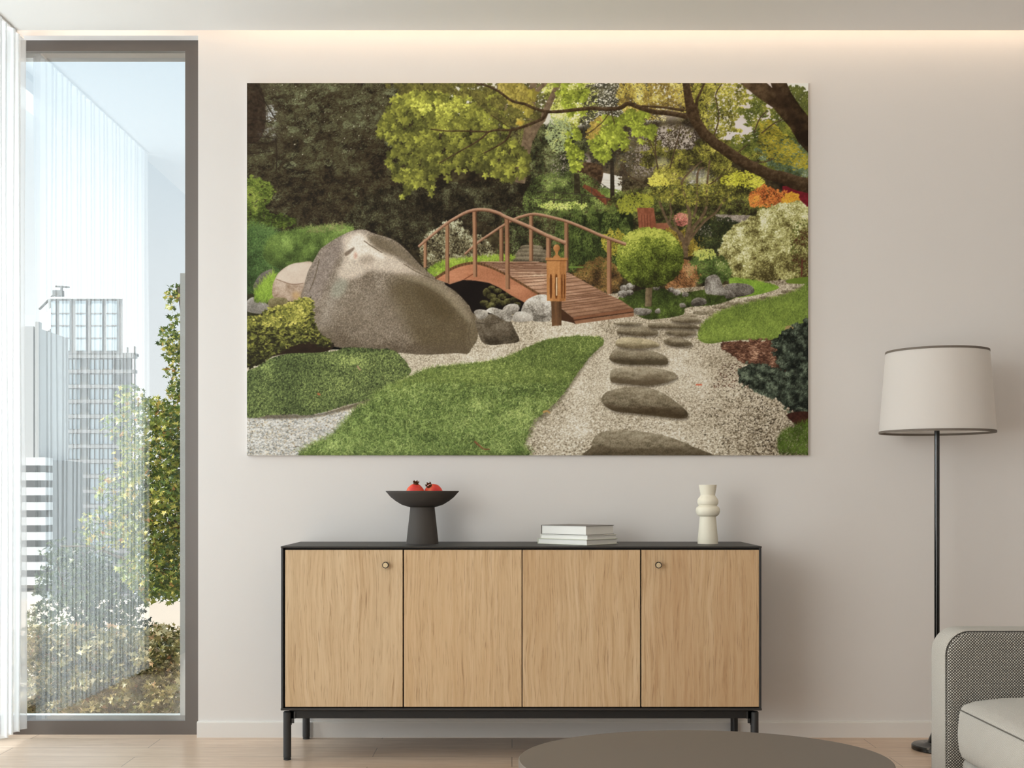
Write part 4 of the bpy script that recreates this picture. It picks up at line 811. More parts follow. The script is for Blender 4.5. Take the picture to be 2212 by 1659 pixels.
win_frame('window_2', PY1, D-.02, M_glass2); win_frame('window_3', -1.6, PY0, M_glass2)
# far window: deep bronze frame, grey outer frame, pane, white sill
Yf, Yi = D+.047, D+.16
w1 = tag(bpy.data.objects.new('window_1', None), kind='structure'); COL.objects.link(w1); w1.location = (0, 0, 0)
xr_o, xr_i = WX1+.02, X(400, Yf); zt_i, zb_i = Z(110, Yf), Z(1557, Yf)
bm = NB_(); e = .0
box(bm, xr_i, WX1+.0, Yf, Yi, .0, WZ1); box(bm, XL-.3, xr_i, Yf, Yi, zt_i, WZ1); box(bm, XL-.3, xr_i, Yf, Yi, .0, zb_i)
obj('window_frame', bm, M_frame, w1)
bm = NB_(); Yo = Yi+.002; z2 = Z(126, Yo)
box(bm, XL-.3, xr_i+.02, Yo-.05, Yo-.012, Z(118, Yo-.05), Z(110, Yo-.05)+.02); box(bm, XL-.3, xr_i+.02, Yo-.004, Yo+.04, z2, Z(110, Yo)+.02)
obj('outer_frame', bm, M_frame2, w1)
bm = NB_(); box(bm, XL-.3, xr_i+.02, Yo, Yo+.04, zb_i, Z(1549, Yo)); box(bm, X(389, Yo), xr_i+.02, Yo, Yo+.03, zb_i, Z(590, Yo))
obj('sill', bm, M_sill, w1)
bm = NB_(); box(bm, XL-.3, xr_i+.01, Yf+.012, Yf+.012, zb_i, zt_i); obj('pane', bm, M_glass, w1)
# baseboard
bm = NB_(); bx0 = WX1-.002; bh = .950-(1561-HZ)/F*(D-.012); box(bm, bx0, XR, D-.012, D+.001, 0, bh); box(bm, bx0, XR, D-.0085, D+.001, bh, bh+.003); struct('baseboard_back', bm, M_base)
bm = NB_(); box(bm, XR-.012, XR, YB, D-.012, 0, bh); struct('baseboard_right', bm, M_base)
# warm light strip in the cove between the dropped ceiling and the wall
def area(name, loc, rot, sx, sy, power, col, spread=math.pi):
    l = bpy.data.lights.new(name, 'AREA'); l.shape = 'RECTANGLE'; l.size = sx; l.size_y = sy; l.energy = power; l.color = col; l.spread = spread
    o = bpy.data.objects.new(name, l); COL.objects.link(o); o.location = loc; o.rotation_euler = rot; return o
area('cove_light_strip', ((WX1+XR)/2+.04, D-.05, ZT+.24), (0, 0, 0), XR-WX1-.08, .04, 13, (1.0, .80, .60))
area('cove_light_strip', ((XL+WX1)/2, D-.05, ZT+.24), (0, 0, 0), .6, .04, 1.6, (1.0, .86, .72))
# daylight coming in through the left windows
area('daylight_window_2', (XL-1.5, (PY1+D)/2-.1, 1.4), (0, -math.radians(70), 0), 1.9, 2.0, 205, (.86, .94, 1.0))
area('daylight_window_3', (XL-.32, (PY0-1.6)/2, 1.4), (0, -math.pi/2, 0), 2.5, 3.6, 142, (1.0, .985, .955))

# ================================================================ CURTAIN (left, drawn part way)
cx_end = X(57, D-.02)
bm = NB_(); rows = 24; cols = 760; ya, yb = PY1+.0, D-.02; ct = thing('sheer_curtain', 'white sheer pleated curtain hanging ceiling to floor at the left', 'curtain', (-1.893, D-.7, 0))
vr = []
for j in range(rows+1):
    z = .035+(ZT-.009-.035)*j/rows; row = []
    for i in range(cols+1):
        u = i/cols; y = ya+(yb-ya)*u
        ph = 2*math.pi*(y-ya)/.056; amp = .019*(1-.25*math.sin(3.1*z+u*9)*.4)
        sx = math.sin(ph); x = amp*(abs(sx)**.8*(1 if sx > 0 else -1))+.004*math.sin(ph*.37+z*1.4)
        row.append(bm.verts.new((x, y-(D-.7)+.010*math.sin(2*ph), z)))
    vr.append(row)
for a_, b_ in zip(vr, vr[1:]):
    for i in range(cols): bm.faces.new((a_[i], a_[i+1], b_[i+1], b_[i]))
cloth = obj('cloth', bm, M_sheer, ct, smooth=True)
bm = NB_(); box(bm, -.012, .012, ya-(D-.7), yb-(D-.7), ZT-.008, ZT-.001); obj('curtain_track', bm, M_base, ct)

# ================================================================ SIDEBOARD
Yw = D; Y0 = F*EYE/(1643-HZ)                 # front feet line
Ys = F*(1.0)/((1040/(X(1646, 1)-X(606, 1)+1e-9)))/1 if False else 4.19
sb = thing('sideboard', 'long oak-fronted sideboard with black frame under the large garden picture', 'sideboard', (X(1126, Ys), (Ys+D)/2, 0))
ox, oy = sb.location.x, sb.location.y
def sbx(px): return X(px, Ys)-ox
x0, x1 = sbx(606), sbx(1646); yf, yb2 = Ys-oy, D-.025-oy
zt, zb = Z(1180, Ys), Z(1535, Ys); th = .006
bm = NB_(); box(bm, x0, x1, yf, yb2, zt-th, zt, .002); obj('top', bm, M_top, sb)
bm = NB_(); box(bm, x0, x1, yf, yb2, zb, zb+.008, .002); obj('bottom_panel', bm, M_top, sb)
for s, n_ in ((x0+.0015, 0), (x1-.0095, 1)):
    bm = NB_(); box(bm, s, s+.008, yf+.001, yb2, zb+.008, zt-th, .0015); obj('side_panel', bm, M_leg, sb)
bm = NB_(); box(bm, x0+.0095, x1-.0095, yf+.022, yb2, zb+.008, zt-th); obj('carcass', bm, M_dark, sb)
dx = [(615.5, 869.5), (872.5, 1126.8), (1128.8, 1383), (1386, 1640)]
za, zd = Z(1188, Ys), Z(1527.5, Ys)
for i, (p, q) in enumerate(dx):
    bm = NB_(); box(bm, sbx(p), sbx(q), yf+.003, yf+.021, zd, za, .0008, 1); dr = obj('door', bm, OAK[i], sb)
    if i in (0, 3):
        kx = sbx(834 if i == 0 else 1421); kz = Z(1220, Ys)
        bm = NB_(); lathe(bm, [(0, 0), (.0055, 0), (.0055, .010), (.0115, .013), (.0115, .024), (.0112, .0262), (.0088, .0262)], 32); 
        bmesh.ops.rotate(bm, verts=bm.verts, cent=(0, 0, 0), matrix=Matrix.Rotation(math.pi/2, 3, 'X'))
        bmesh.ops.translate(bm, verts=bm.verts, vec=(kx, yf+.003, kz)); kn = obj('knob', bm, M_pole, sb, smooth=True, sharp=.6)
        kn.parent = dr; kn['label'] = 'small round black knob with brass face'
        bm = NB_(); lathe(bm, [(0, 0), (.0090, 0), (.0090, .0015), (0, .0015)], 8); bmesh.ops.rotate(bm, verts=bm.verts, cent=(0, 0, 0), matrix=Matrix.Rotation(math.pi/2, 3, 'X'))
        bmesh.ops.translate(bm, verts=bm.verts, vec=(kx, yf+.003-.0257, kz)); nf = bm
        me = bpy.data.meshes.new('face'); 
        kb = bmesh.new(); kb.from_mesh(kn.data); n0 = len(kb.faces); bmesh.ops.recalc_face_normals(nf, faces=nf.faces); nf.to_mesh(me); nf.free(); kb.from_mesh(me); kb.faces.ensure_lookup_table()
        for f_ in kb.faces[n0:]: f_.material_index = 1
        kb.to_mesh(kn.data); kb.free(); kn.data.materials.append(mat('brass_knob_face', (206, 186, 150), .4, metal=.3))
# leg frame: rails + brackets + four legs
zr1, zr0 = zb, Z(1552, Ys+.02)
bm = NB_()
fx0, fx1 = sbx(620), sbx(1632); fy0, fy1 = yf+.02, yb2-.02
lz = zr0
box(bm, fx0+.01, fx1-.01, fy0, fy0+.02, lz, zr1-.003, .002); box(bm, fx0+.01, fx1-.01, fy1-.02, fy1, lz, zr1-.003, .002)
box(bm, fx0, fx0+.02, fy0+.02, fy1-.02, lz, zr1-.003); box(bm, fx1-.02, fx1, fy0+.02, fy1-.02, lz, zr1-.003)
box(bm, -.012, .012, fy0+.02, fy1-.02, lz-.003, zr1-.003)
box(bm, fx0+.035, fx1-.035, fy0+.01, fy0+.03, zr1-.006, zr1, 0)
obj('leg_frame', bm, M_black, sb)
def leg(x, y, s):
    bm = NB_(); r = .014; zt_ = zb-.006
    lathe(bm, [(r-.001, 0), (r-.001, .006), (r-.003, .0065), (r-.003, .0085), (r, .009), (r, zt_-.003), (r-.003, zt_)], 32, (x, y, 0))
    for k, (dz, w) in enumerate(((0, .030), (-.016, .024), (-.022, .016))):
        box(bm, min(x, x+s*w), max(x, x+s*w), y-.005, y+.005, lz-.0+dz, zr1-.006, .0)
    obj('leg', bm, M_leg, sb, smooth=True, sharp=.5)
lyf = F*EYE/(1643-HZ)-oy+.014; lyb = F*EYE/(1596-HZ)-oy+.0
for (px, s) in ((620.5, 1), (1630, -1)):
    leg(X(px, lyf+oy)-ox, lyf, s)
for (px, s) in ((661.5, 1), (1586, -1)):
    leg(X(px, lyb+oy)-ox, lyb, s)

# ================================================================ THINGS ON THE SIDEBOARD
ztw = zt
def Yat(py): return F*(EYE-zt)/(py-HZ)        # depth on the sideboard top seen at this row
# bowl on a foot
Yb = 4.40; ppm = F/Yb
bl = thing('pedestal_bowl', 'matt dark grey pedestal bowl holding two pomegranates on the left of the sideboard', 'bowl', (X(912.5, Yb), Yb, zt))
k = 1/ppm; hz = EYE-zt
prof = []
def rz(dx, py): return (dx*k, Z(py, Yb)-zt)
outer = [(34.5, 1171.5), (34.2, 1168), (26.5, 1098), (26.6, 1095.5), (33, 1094), (45, 1090), (58, 1082), (68, 1074), (75, 1066), (78.6, 1062.2), (79, 1060.6)]
pp = [(0, 0)]+[rz(a_, b_) for a_, b_ in outer]
pp[1] = (pp[1][0], 0)
rim = pp[-1]; inner = [(rim[0]-.003, rim[1]+.0003), (.128, rim[1]-.006), (.115, rim[1]-.020), (.09, rim[1]-.036), (.05, rim[1]-.047), (0, rim[1]-.050)]
bm = NB_(); lathe(bm, pp[:6], 96, cap=False); obj('foot', bm, M_bowl, bl, smooth=True, sharp=.7)
bm = NB_(); lathe(bm, [(0, pp[4][1])]+pp[4:]+inner, 96, cap=False); obj('dish', bm, M_bowl, bl, smooth=True, sharp=.9)
rimz = rim[1]+zt
def pom(px, dy, r, lab, rot, crown_dir):
    o = thing('pomegranate', lab, 'fruit', (X(px, Yb+dy), Yb+dy, rimz-.040+.0), rot, 'pomegranates in the pedestal bowl')
    bm = NB_(); bmesh.ops.create_uvsphere(bm, u_segments=40, v_segments=24, radius=r)
    for v in bm.verts:
        a = math.atan2(v.co.y, v.co.x); v.co.x *= 1+.03*math.cos(6*a)*(1-abs(v.co.z)/r); v.co.y *= 1+.03*math.cos(6*a)*(1-abs(v.co.z)/r); v.co.z = v.co.z*.90+r*.9
        if v.co.z > r*1.5: v.co.z += (v.co.z-r*1.5)*.35
    R = Matrix.Rotation(crown_dir[0], 3, 'X') @ Matrix.Rotation(crown_dir[1], 3, 'Y'); cz = Vector((0, 0, r*.9))
    for v in bm.verts: v.co = R @ (v.co-cz)+cz
    sk = obj('skin', bm, M_pom, o, smooth=True)
    bm = NB_(); n = 36; rings = []
    for (rr, zz, w) in ((.30, -.02, 0), (.22, .12, 0), (.26, .26, .15), (.34, .36, .5)):
        rings.append([bm.verts.new((r*rr*math.cos(2*math.pi*i/n), r*rr*math.sin(2*math.pi*i/n), r*(1.94+zz-w*.5*abs(math.sin(3*2*math.pi*i/n))))) for i in range(n)])
    for a_, b_ in zip(rings, rings[1:]):
        for i in range(n): bm.faces.new((a_[i], a_[(i+1) % n], b_[(i+1) % n], b_[i]))
    bmesh.ops.solidify(bm, geom=bm.faces[:], thickness=.001)
    for v in bm.verts: v.co = R @ (v.co-cz)+cz
    obj('crown', bm, M_pomc, o, smooth=True); return o
p1 = pom(897, -.01, .0335, 'smaller red pomegranate at the left of the pedestal bowl, crown facing forward', .3, (.35, -.0))
p2 = pom(936, .015, .0355, 'larger red pomegranate at the right of the pedestal bowl, crown to the left', .9, (.1, -.75))
p1.location.z = rimz-.036; p2.location.z = rimz-.040
# books, set with a corner to the viewer
def book(loc, w, d, h, rz, lab, cov, capname='book'):
    o = thing('book', lab, 'book', loc, rz, 'stack of books on the sideboard'); t = .0018
    bm = NB_(); box(bm, -w/2+.001, w/2-.003, -d/2+.003, d/2-.003, t, h-t); obj('pages', bm, M_page, o)
    bm = NB_(); box(bm, -w/2, w/2, -d/2, d/2, 0, t, .0006, 1); box(bm, -w/2, w/2, -d/2, d/2, h-t, h, .0006, 1); box(bm, -w/2-.002, -w/2+.001, -d/2, d/2, 0, h, .001, 1); obj('cover', bm, cov, o)
    return o
Yk = 4.30
hs = [(Z(1164, Yk)-Z(1175, Yk)), (Z(1155, Yk)-Z(1163.5, Yk)), (Z(1136, Yk)-Z(1155, Yk))]
bxw, byw = .20, .155; hc = zt
yk = 4.40
M_spg = mat('book_cover_pale_green', (205, 208, 190), .5)
for i, (pc, wpx, lab, cov) in enumerate(((1248, 173, 'wide white book with a greenish cover edge, lowest of the stack', M_spg), (1250, 165, 'slim white book in the middle of the stack of three', M_cover), (1248, 157, 'thick white book with dark cover edges, topmost of the stack', M_coverd))):
    h = (.0200, .0155, .0340)[i]; w_ = wpx/F*yk; a_ = math.radians(41); L = w_/(math.cos(a_)+.82*math.sin(a_))
    book((X(pc, yk), yk, hc), L, L*.82, h, -a_+math.radians(0), lab, cov); hc += h
# vase
Yv = 4.40; kv = Yv/F
vz = [(22, 1171.5), (21.8, 1166), (17.5, 1118), (18.5, 1115.5), (23, 1112), (25.4, 1106), (25.6, 1101), (24, 1096), (20, 1093), (19.5, 1091.5), (21.5, 1089), (22.6, 1084), (21.5, 1078.5), (17.5, 1073), (16.3, 1071), (15.7, 1069), (17.2, 1060), (19.5, 1047.4)]
vp = [(0, 0)]+[(a_*kv, Z(b_, Yv)-zt) for a_, b_ in vz]; vp[1] = (vp[1][0], 0)
rp = vp[-1]; vp += [(rp[0]-.003, rp[1]), (rp[0]-.008, rp[1]-.03), (.018, rp[1]-.08), (0, rp[1]-.085)]
# smooth profile
def crs(p, k=5):
    o = []
    for i in range(len(p)-1):
        a_, b_, c_, d_ = p[max(i-1, 0)], p[i], p[i+1], p[min(i+2, len(p)-1)]
        for t in range(k):
            t /= k; o.append(tuple(.5*((2*b_[j])+(c_[j]-a_[j])*t+(2*a_[j]-5*b_[j]+4*c_[j]-d_[j])*t*t+(-a_[j]+3*b_[j]-3*c_[j]+d_[j])*t**3) for j in (0, 1)))
    return o+[p[-1]]
bm = NB_(); mid = crs(vp[2:19], 4); lathe(bm, [vp[0], vp[1]]+[(max(r_, .001), z_) for r_, z_ in mid]+vp[19:], 96, cap=False)
vo = obj('vase', bm, M_vase, None, smooth=True, sharp=.8, loc=(X(1529, Yv), Yv, zt)); tag(vo, 'cream sculptural vase with two bulging rings on the right of the sideboard', 'vase')

# ================================================================ FLOOR LAMP
Yl = 4.38; ppl = F/Yl; lx = X(2024, Yl)
fl = thing('floor_lamp', 'tall black floor lamp with a white drum shade beside the sofa', 'floor lamp', (lx, Yl, 0))
rb, rt = 120.5/ppl, 107/ppl; zb_, zt_ = Z(936, Yl), Z(760, Yl)
bm = NB_(); n = 128
prof = [(rb-.0005, zb_+.006), (rt-.0005, zt_-.004), (rt-.003, zt_-.004), (rb-.003, zb_+.006), (rb-.0005, zb_+.006)]
lathe(bm, prof, n, cap=False); obj('lamp_shade', bm, M_shade, fl, smooth=True, sharp=.6)
for (r_, z_) in ((rb, zb_), (rt, zt_-.006)):
    bm = NB_(); h_ = .008; lathe(bm, [(r_+.0004, z_), (r_, z_+h_), (r_-.0045, z_+h_), (r_-.004, z_), (r_+.0004, z_)], n, cap=False); obj('shade_trim', bm, M_trim, fl, smooth=True, sharp=.6)['label'] = 'taupe trim band'
bm = NB_(); tube(bm, [(0, 0, .03), (0, 0, zt_-.05)], .0095, 24); obj('pole', bm, M_pole, fl, smooth=True, sharp=.6)
bm = NB_()
for a_ in range(3):
    t = a_*2*math.pi/3+.4; tube(bm, [(0, 0, zt_-.05), (rt*.98*math.cos(t), rt*.98*math.sin(t), zt_-.012)], .002, 8)
obj('shade_carrier', bm, M_pole, fl)
bm = NB_(); lathe(bm, [(0, 0), (.088, 0), (.090, .003), (.090, .014), (.086, .018), (.045, .021), (.034, .026), (.016, .070), (.0125, .078), (0, .078)], 96, cap=False); obj('base', bm, M_pole, fl, smooth=True, sharp=.5)

# ================================================================ COFFEE TABLE
Zt_ = .35; ht = EYE-Zt_
ta, tbb = .709*ht, .54*ht; yfar = F*ht/(1577-HZ); cxw = .41; yc = yfar-tbb
for _ in range(40):                            # settle the oval so that its outline spans the columns 1120..1935
    q = [(F*(cxw+ta*math.cos(t_/90*math.pi))/(yc+tbb*math.sin(t_/90*math.pi))+CXP) for t_ in range(180)]
    lo, hi = min(q), max(q); ta *= 815/(hi-lo); cxw += (1527.5-(lo+hi)/2)/F*yc
tb = thing('coffee_table', 'round taupe coffee table in front of the sideboard, seen at the bottom edge', 'coffee table', (cxw, yc, 0))
R = ta
bm = NB_(); lathe(bm, [(0, Zt_-.034), (R-.004, Zt_-.034), (R-.0005, Zt_-.032), (R, Zt_-.030), (R, Zt_-.002), (R-.002, Zt_), (0, Zt_)], 200, cap=False)
for v_ in bm.verts: v_.co.y *= tbb/ta
obj('tabletop', bm, M_table, tb, smooth=True, sharp=.4)
bm = NB_(); lathe(bm, [(0, 0), (.20, 0), (.20, .012), (.05, .016), (.035, .03), (.035, Zt_-.034), (0, Zt_-.034)], 64, cap=False); obj('pedestal', bm, M_table, tb, smooth=True, sharp=.4)

# ================================================================ SOFA (left end seen)
def uvbox(o):
    me = o.data; uv = me.uv_layers.new(name='UVMap'); vs_ = me.vertices
    for p in me.polygons:
        n_ = p.normal; ax = max(range(3), key=lambda i: abs(n_[i]))
        for li in p.loop_indices:
            c = vs_[me.loops[li].vertex_index].co
            uv.data[li].uv = {0: (c.y, c.z), 1: (c.x, c.z), 2: (c.x, c.y)}[ax]
Ysf = 2.90                                     # front face of the low back
sf = thing('sofa', 'light grey tweed sofa with low rounded back at the right edge', 'sofa', (X(2042, Ysf), Ysf, 0))
sx0 = sf.location.x; W_ = 1.9; H_ = Z(1363, Ysf); TKB = .115; rc = .058
def rrect(off, r, n=14, z0=.07):
    p = [(off, z0)]
    for (cx_, cz_, a0) in ((off+r, H_-off-r, math.pi), (W_-off-r, H_-off-r, math.pi/2)):
        for i in range(n+1):
            a_ = a0-i*math.pi/2/n; p.append((cx_+r*math.cos(a_), cz_+r*math.sin(a_)))
    return p+[(W_-off, z0)]
def loft(bm, offs, cap0=False, cap1=False):
    rings = [[bm.verts.new((x_, y_, z_)) for x_, z_ in rrect(o_, r_)] for o_, y_, r_ in offs]
    for a_, b_ in zip(rings, rings[1:]):
        for i in range(len(a_)): bm.faces.new((a_[i], a_[(i+1) % len(a_)], b_[(i+1) % len(a_)], b_[i]))
    if cap0: bm.faces.new(rings[0])
    if cap1: bm.faces.new(rings[-1])
bm = NB_(); loft(bm, [(.002, -.0005, rc), (-.001, .003, rc), (-.002, .03, rc), (-.002, TKB-.03, rc), (.004, TKB-.008, rc), (.016, TKB, rc)], False, True)
sh = obj('outer_shell', bm, M_fab, sf, smooth=True); uvbox(sh)
bm = NB_(); loft(bm, [(.002, .001, rc), (.004, -.004, rc), (.010, -.008, rc*.95), (.030, -.010, rc*.9), (.08, -.010, .04)], False, True)
li = obj('inner_lining', bm, M_boucle, sf, smooth=True); uvbox(li); li['label'] = 'coarse dark-flecked tweed lining'
bm = NB_(); tube(bm, [(x_, -.0005, z_) for x_, z_ in rrect(.0012, rc)], .0016, 8); obj('piping', bm, mat('grey_piping', (70, 67, 62), .9), sf, smooth=True)
zc0, zc1 = .298, .432; DC = .85; cx0 = X(2058, Ysf)-sx0
def cring(ins, n=10):
    x0_, x1_, y0_, y1_ = cx0+ins, W_-.02-ins, -DC+ins, -.012-ins*.4; o_ = []; r0 = .035
    for (cx_, cy_, a0, rr_) in ((x0_+r0, y1_-r0, math.pi, r0), (x1_-r0, y1_-r0, math.pi/2, r0), (x1_-r0, y0_+r0, 0, r0), (x0_+r0, y0_+r0, -math.pi/2, r0)):
        for i in range(n+1):
            a_ = a0-i*math.pi/2/n; o_.append((cx_+rr_*math.cos(a_), cy_+rr_*math.sin(a_)))
    return o_
bm = NB_(); rings = []
for ins, z_ in ((.05, zc0), (.018, zc0+.004), (.006, zc0+.014), (0, zc0+.03), (-.003, (zc0+zc1)/2), (0, zc1-.022), (.003, zc1-.008), (.0035, zc1-.006), (.010, zc1+.003), (.03, zc1+.012), (.08, zc1+.022), (.16, zc1+.030), (.28, zc1+.034), (.38, zc1+.035)):
    rings.append([bm.verts.new((p_[0], p_[1], z_)) for p_ in cring(ins)])
for a_, b_ in zip(rings, rings[1:]):
    for i in range(len(a_)): bm.faces.new((a_[i], a_[(i+1) % len(a_)], b_[(i+1) % len(a_)], b_[i]))
bm.faces.new(rings[0]); bm.faces.new(rings[-1])
cu = obj('seat_cushion', bm, M_fab, sf, smooth=True); uvbox(cu)
bm = NB_(); op = cring(.002); tube(bm, [(p_[0], p_[1], zc1-.007) for p_ in op]+[(op[0][0], op[0][1], zc1-.007)], .0016, 6, cap=False); obj('cushion_seam', bm, mat('dark_seam', (96, 92, 86), .9), cu, smooth=True)
bm = NB_(); box(bm, cx0+.02, W_-.05, -DC+.03, .0, .10, zc0+.002, .012); bf = obj('base_frame', bm, M_fab, sf, smooth=True); uvbox(bf)
for (a_, b_) in ((.07, -DC+.10), (W_-.10, -DC+.10), (.07, .05), (W_-.10, .05)):
    bm = NB_(); lathe(bm, [(0, 0), (.012, 0), (.016, .10), (0, .10)], 24, (a_, b_, 0), cap=False); obj('leg', bm, M_pole, sf, smooth=True, sharp=.6)
# ================================================================ THE PICTURE ON THE WALL
M_panel = mat('print_panel_edge', (205, 200, 196), .5)
M_print = bpy.data.materials.new('printed_garden'); M_print.use_nodes = True; g = N(M_print)
at = g.n('ShaderNodeAttribute', _attribute_name='print'); g.link(at.outputs['Color'], g.b.inputs['Base Color']); g.b.inputs['Roughness'].default_value = .6; g.b.inputs['Specular IOR Level'].default_value = .12
YP = D-.016
pw = thing('wall_print', 'large frameless garden print with arched wooden bridge and boulder, hung above the sideboard', 'picture', (X(1139.5, YP), D-.008, Z(581.5, YP)))
px0, px1, pz0, pz1 = X(533, YP)-pw.location.x, X(1746, YP)-pw.location.x, Z(984, YP)-pw.location.z, Z(179, YP)-pw.location.z
bm = NB_(); box(bm, px0, px1, -.0075, .0078, pz0, pz1, .0006, 1); obj('panel', bm, M_panel, pw)
ART = paint_garden()
GAIN = 1.26
def print_mesh():
    H, W = ART.shape[:2]
    xs = px0+.0006+(np.arange(W)+.0)/(W-1)*(px1-px0-.0012); zs = pz1-.0006-(np.arange(H))/(H-1)*(pz1-pz0-.0012)
    co = np.empty((H, W, 3), np.float32); co[..., 0] = xs[None]; co[..., 1] = -.0079; co[..., 2] = zs[:, None]
    me = bpy.data.meshes.new('printed_picture'); me.vertices.add(H*W); me.vertices.foreach_set('co', co.ravel())
    i = np.arange(H*W).reshape(H, W); q = np.stack([i[1:, :-1], i[1:, 1:], i[:-1, 1:], i[:-1, :-1]], -1).reshape(-1, 4); nf = len(q)
    me.loops.add(nf*4); me.polygons.add(nf); me.loops.foreach_set('vertex_index', q.ravel().astype(np.int32)); me.polygons.foreach_set('loop_start', np.arange(nf, dtype=np.int32)*4)
    me.update(calc_edges=True)
    A = ART; lin = np.where(A <= .04045, A/12.92, ((A+.055)/1.055)**2.4)*GAIN; lin = np.where(lin > .6, .6+.36*(1-np.exp(-(lin-.6)/.36)), lin)
    at = me.color_attributes.new('print', 'FLOAT_COLOR', 'POINT'); c4 = np.ones((H*W, 4), np.float32); c4[:, :3] = np.clip(lin, 0, .98).reshape(-1, 3); at.data.foreach_set('color', c4.ravel())
    return me
pr = link('printed_picture', print_mesh(), M_print, pw); pr['label'] = 'garden scene printed on the panel face'
# ================================================================ OUTSIDE
w = bpy.data.worlds.new('sky'); SC.world = w; w.use_nodes = True; nt = w.node_tree; bg = nt.nodes['Background']
tc = nt.nodes.new('ShaderNodeTexCoord'); sp = nt.nodes.new('ShaderNodeSeparateXYZ'); rp_ = nt.nodes.new('ShaderNodeValToRGB'); nt.links.new(tc.outputs['Generated'], sp.inputs[0]); nt.links.new(sp.outputs['Z'], rp_.inputs[0])
e = rp_.color_ramp.elements; e[0].position = 0; e[0].color = (*srgb((246, 247, 246)), 1); e[1].position = .5; e[1].color = (*srgb((176, 208, 228)), 1); q = e.new(.18); q.color = (*srgb((232, 240, 244)), 1)
nt.links.new(rp_.outputs[0], bg.inputs[0]); bg.inputs[1].default_value = 1.12
sl = bpy.data.lights.new('sun', 'SUN'); sl.energy = 5.5; sl.angle = .01; sl.color = (1, .95, .86); so = bpy.data.objects.new('sun', sl); COL.objects.link(so)
so.rotation_euler = Vector((.8, .42, -.75)).to_track_quat('-Z', 'Y').to_euler()
# unseen canopy added to keep the sun out of the left windows
bm = NB_(); box(bm, XL-4.6, XL-.3, YB-2, D+.2, ZC+.02, ZC+.2); struct('sun_block_canopy', bm, M_ceil)
bm = NB_(); box(bm, XL-4.7, XL-4.5, YB-2, D+1.2, -.3, .9); struct('wall_terrace', bm, M_sill)
M_conc = mat('terrace_paving', (206, 196, 186), .9); bm = NB_(); box(bm, -8, 3, D+T, 12.9, -1.75, -1.6); struct('ground_terrace', bm, M_conc)
bm = NB_(); box(bm, XL-4.7, XL-.3, YB-2, D+T, -.3, -.14); struct('floor_balcony', bm, M_conc)
M_par = mat('cream_parapet_render', (240, 226, 212), .9); bm = NB_(); Yp = 12.9; box(bm, -9, 4, Yp, Yp+.25, -1.75, Z(1298, Yp)); struct('wall_parapet', bm, M_par)
M_city = mat('hazy_city_ground', (196, 198, 196), 1.0, spec=0); bm = NB_(); box(bm, -900, 500, 40, 1500, -62, -60); struct('ground_city', bm, M_city)
# ---- tower
Yt = 240.0; s = Yt/F
M_twall = mat('grey_shaded_concrete', (128, 124, 122), .9); M_tlit = mat('white_sunlit_render', (214, 212, 210), .9); M_tgl = mat('pale_tower_glass', (178, 188, 194), .6, spec=.3); M_tdk = mat('dark_tower_recess', (96, 94, 92), .9)  # white side and grey front carry the tower's sun and shade as colour
tw = thing('tower_building', 'tall grey residential tower with ribbon windows and a glazed upper block beyond the window', 'building', (X(190, Yt), Yt, -60))
def tp(px0_, px1_, y0_, y1_, py0_, py1_): return (X(px0_, Yt)-tw.location.x, X(px1_, Yt)-tw.location.x, y0_, y1_, Z(py1_, Yt)+60, Z(py0_, Yt)+60)
def prism(bm, x0_, x1_, y0_, y1_, z0_, z1_, back):
    p_ = [(x0_, y0_), (x1_, y0_), (x1_-back, y1_), (x0_-back, y1_)]; lo = [bm.verts.new((*v, z0_)) for v in p_]; hi = [bm.verts.new((*v, z1_)) for v in p_]
    bm.faces.new(lo[::-1]); bm.faces.new(hi)
    for i in range(4): bm.faces.new((lo[i], lo[(i+1) % 4], hi[(i+1) % 4], hi[i]))
bm = NB_(); prism(bm, *tp(114, 286, 0, 22, 764, 1800), 9); obj('wall', bm, M_twall, tw)
bm = NB_(); prism(bm, *tp(112, 266, -.3, 20, 645, 764), 8); obj('upper_block', bm, M_twall, tw)
for (a_, b_) in ((176, 193), (246, 250)):
    bm = NB_(); box(bm, *tp(a_, b_, -.6, -.0, 764, 1400)); obj('pier', bm, mat('dark_tower_pier', (104, 100, 98), .9), tw)
for a_, b_ in ((112, 122), (130, 152), (165, 187), (199, 222), (231, 254)):
    bm = NB_(); x0_, x1_, _, _, z0_, z1_ = tp(a_, b_, 0, 0, 651, 758); box(bm, x0_, x1_, -.5, -.2, z0_, z1_); p_ = obj('window', bm, M_tgl, tw)
    for j in range(1, 4):
        bm = NB_(); box(bm, x0_, x1_, -.6, -.45, z0_+(z1_-z0_)*j/4-.12, z0_+(z1_-z0_)*j/4+.12); obj('transom', bm, M_twall, p_)
bm = NB_(); prism(bm, *tp(108, 268, -1.0, 20, 643, 647), 8); obj('cornice', bm, M_tlit, tw)
fl_n = 17
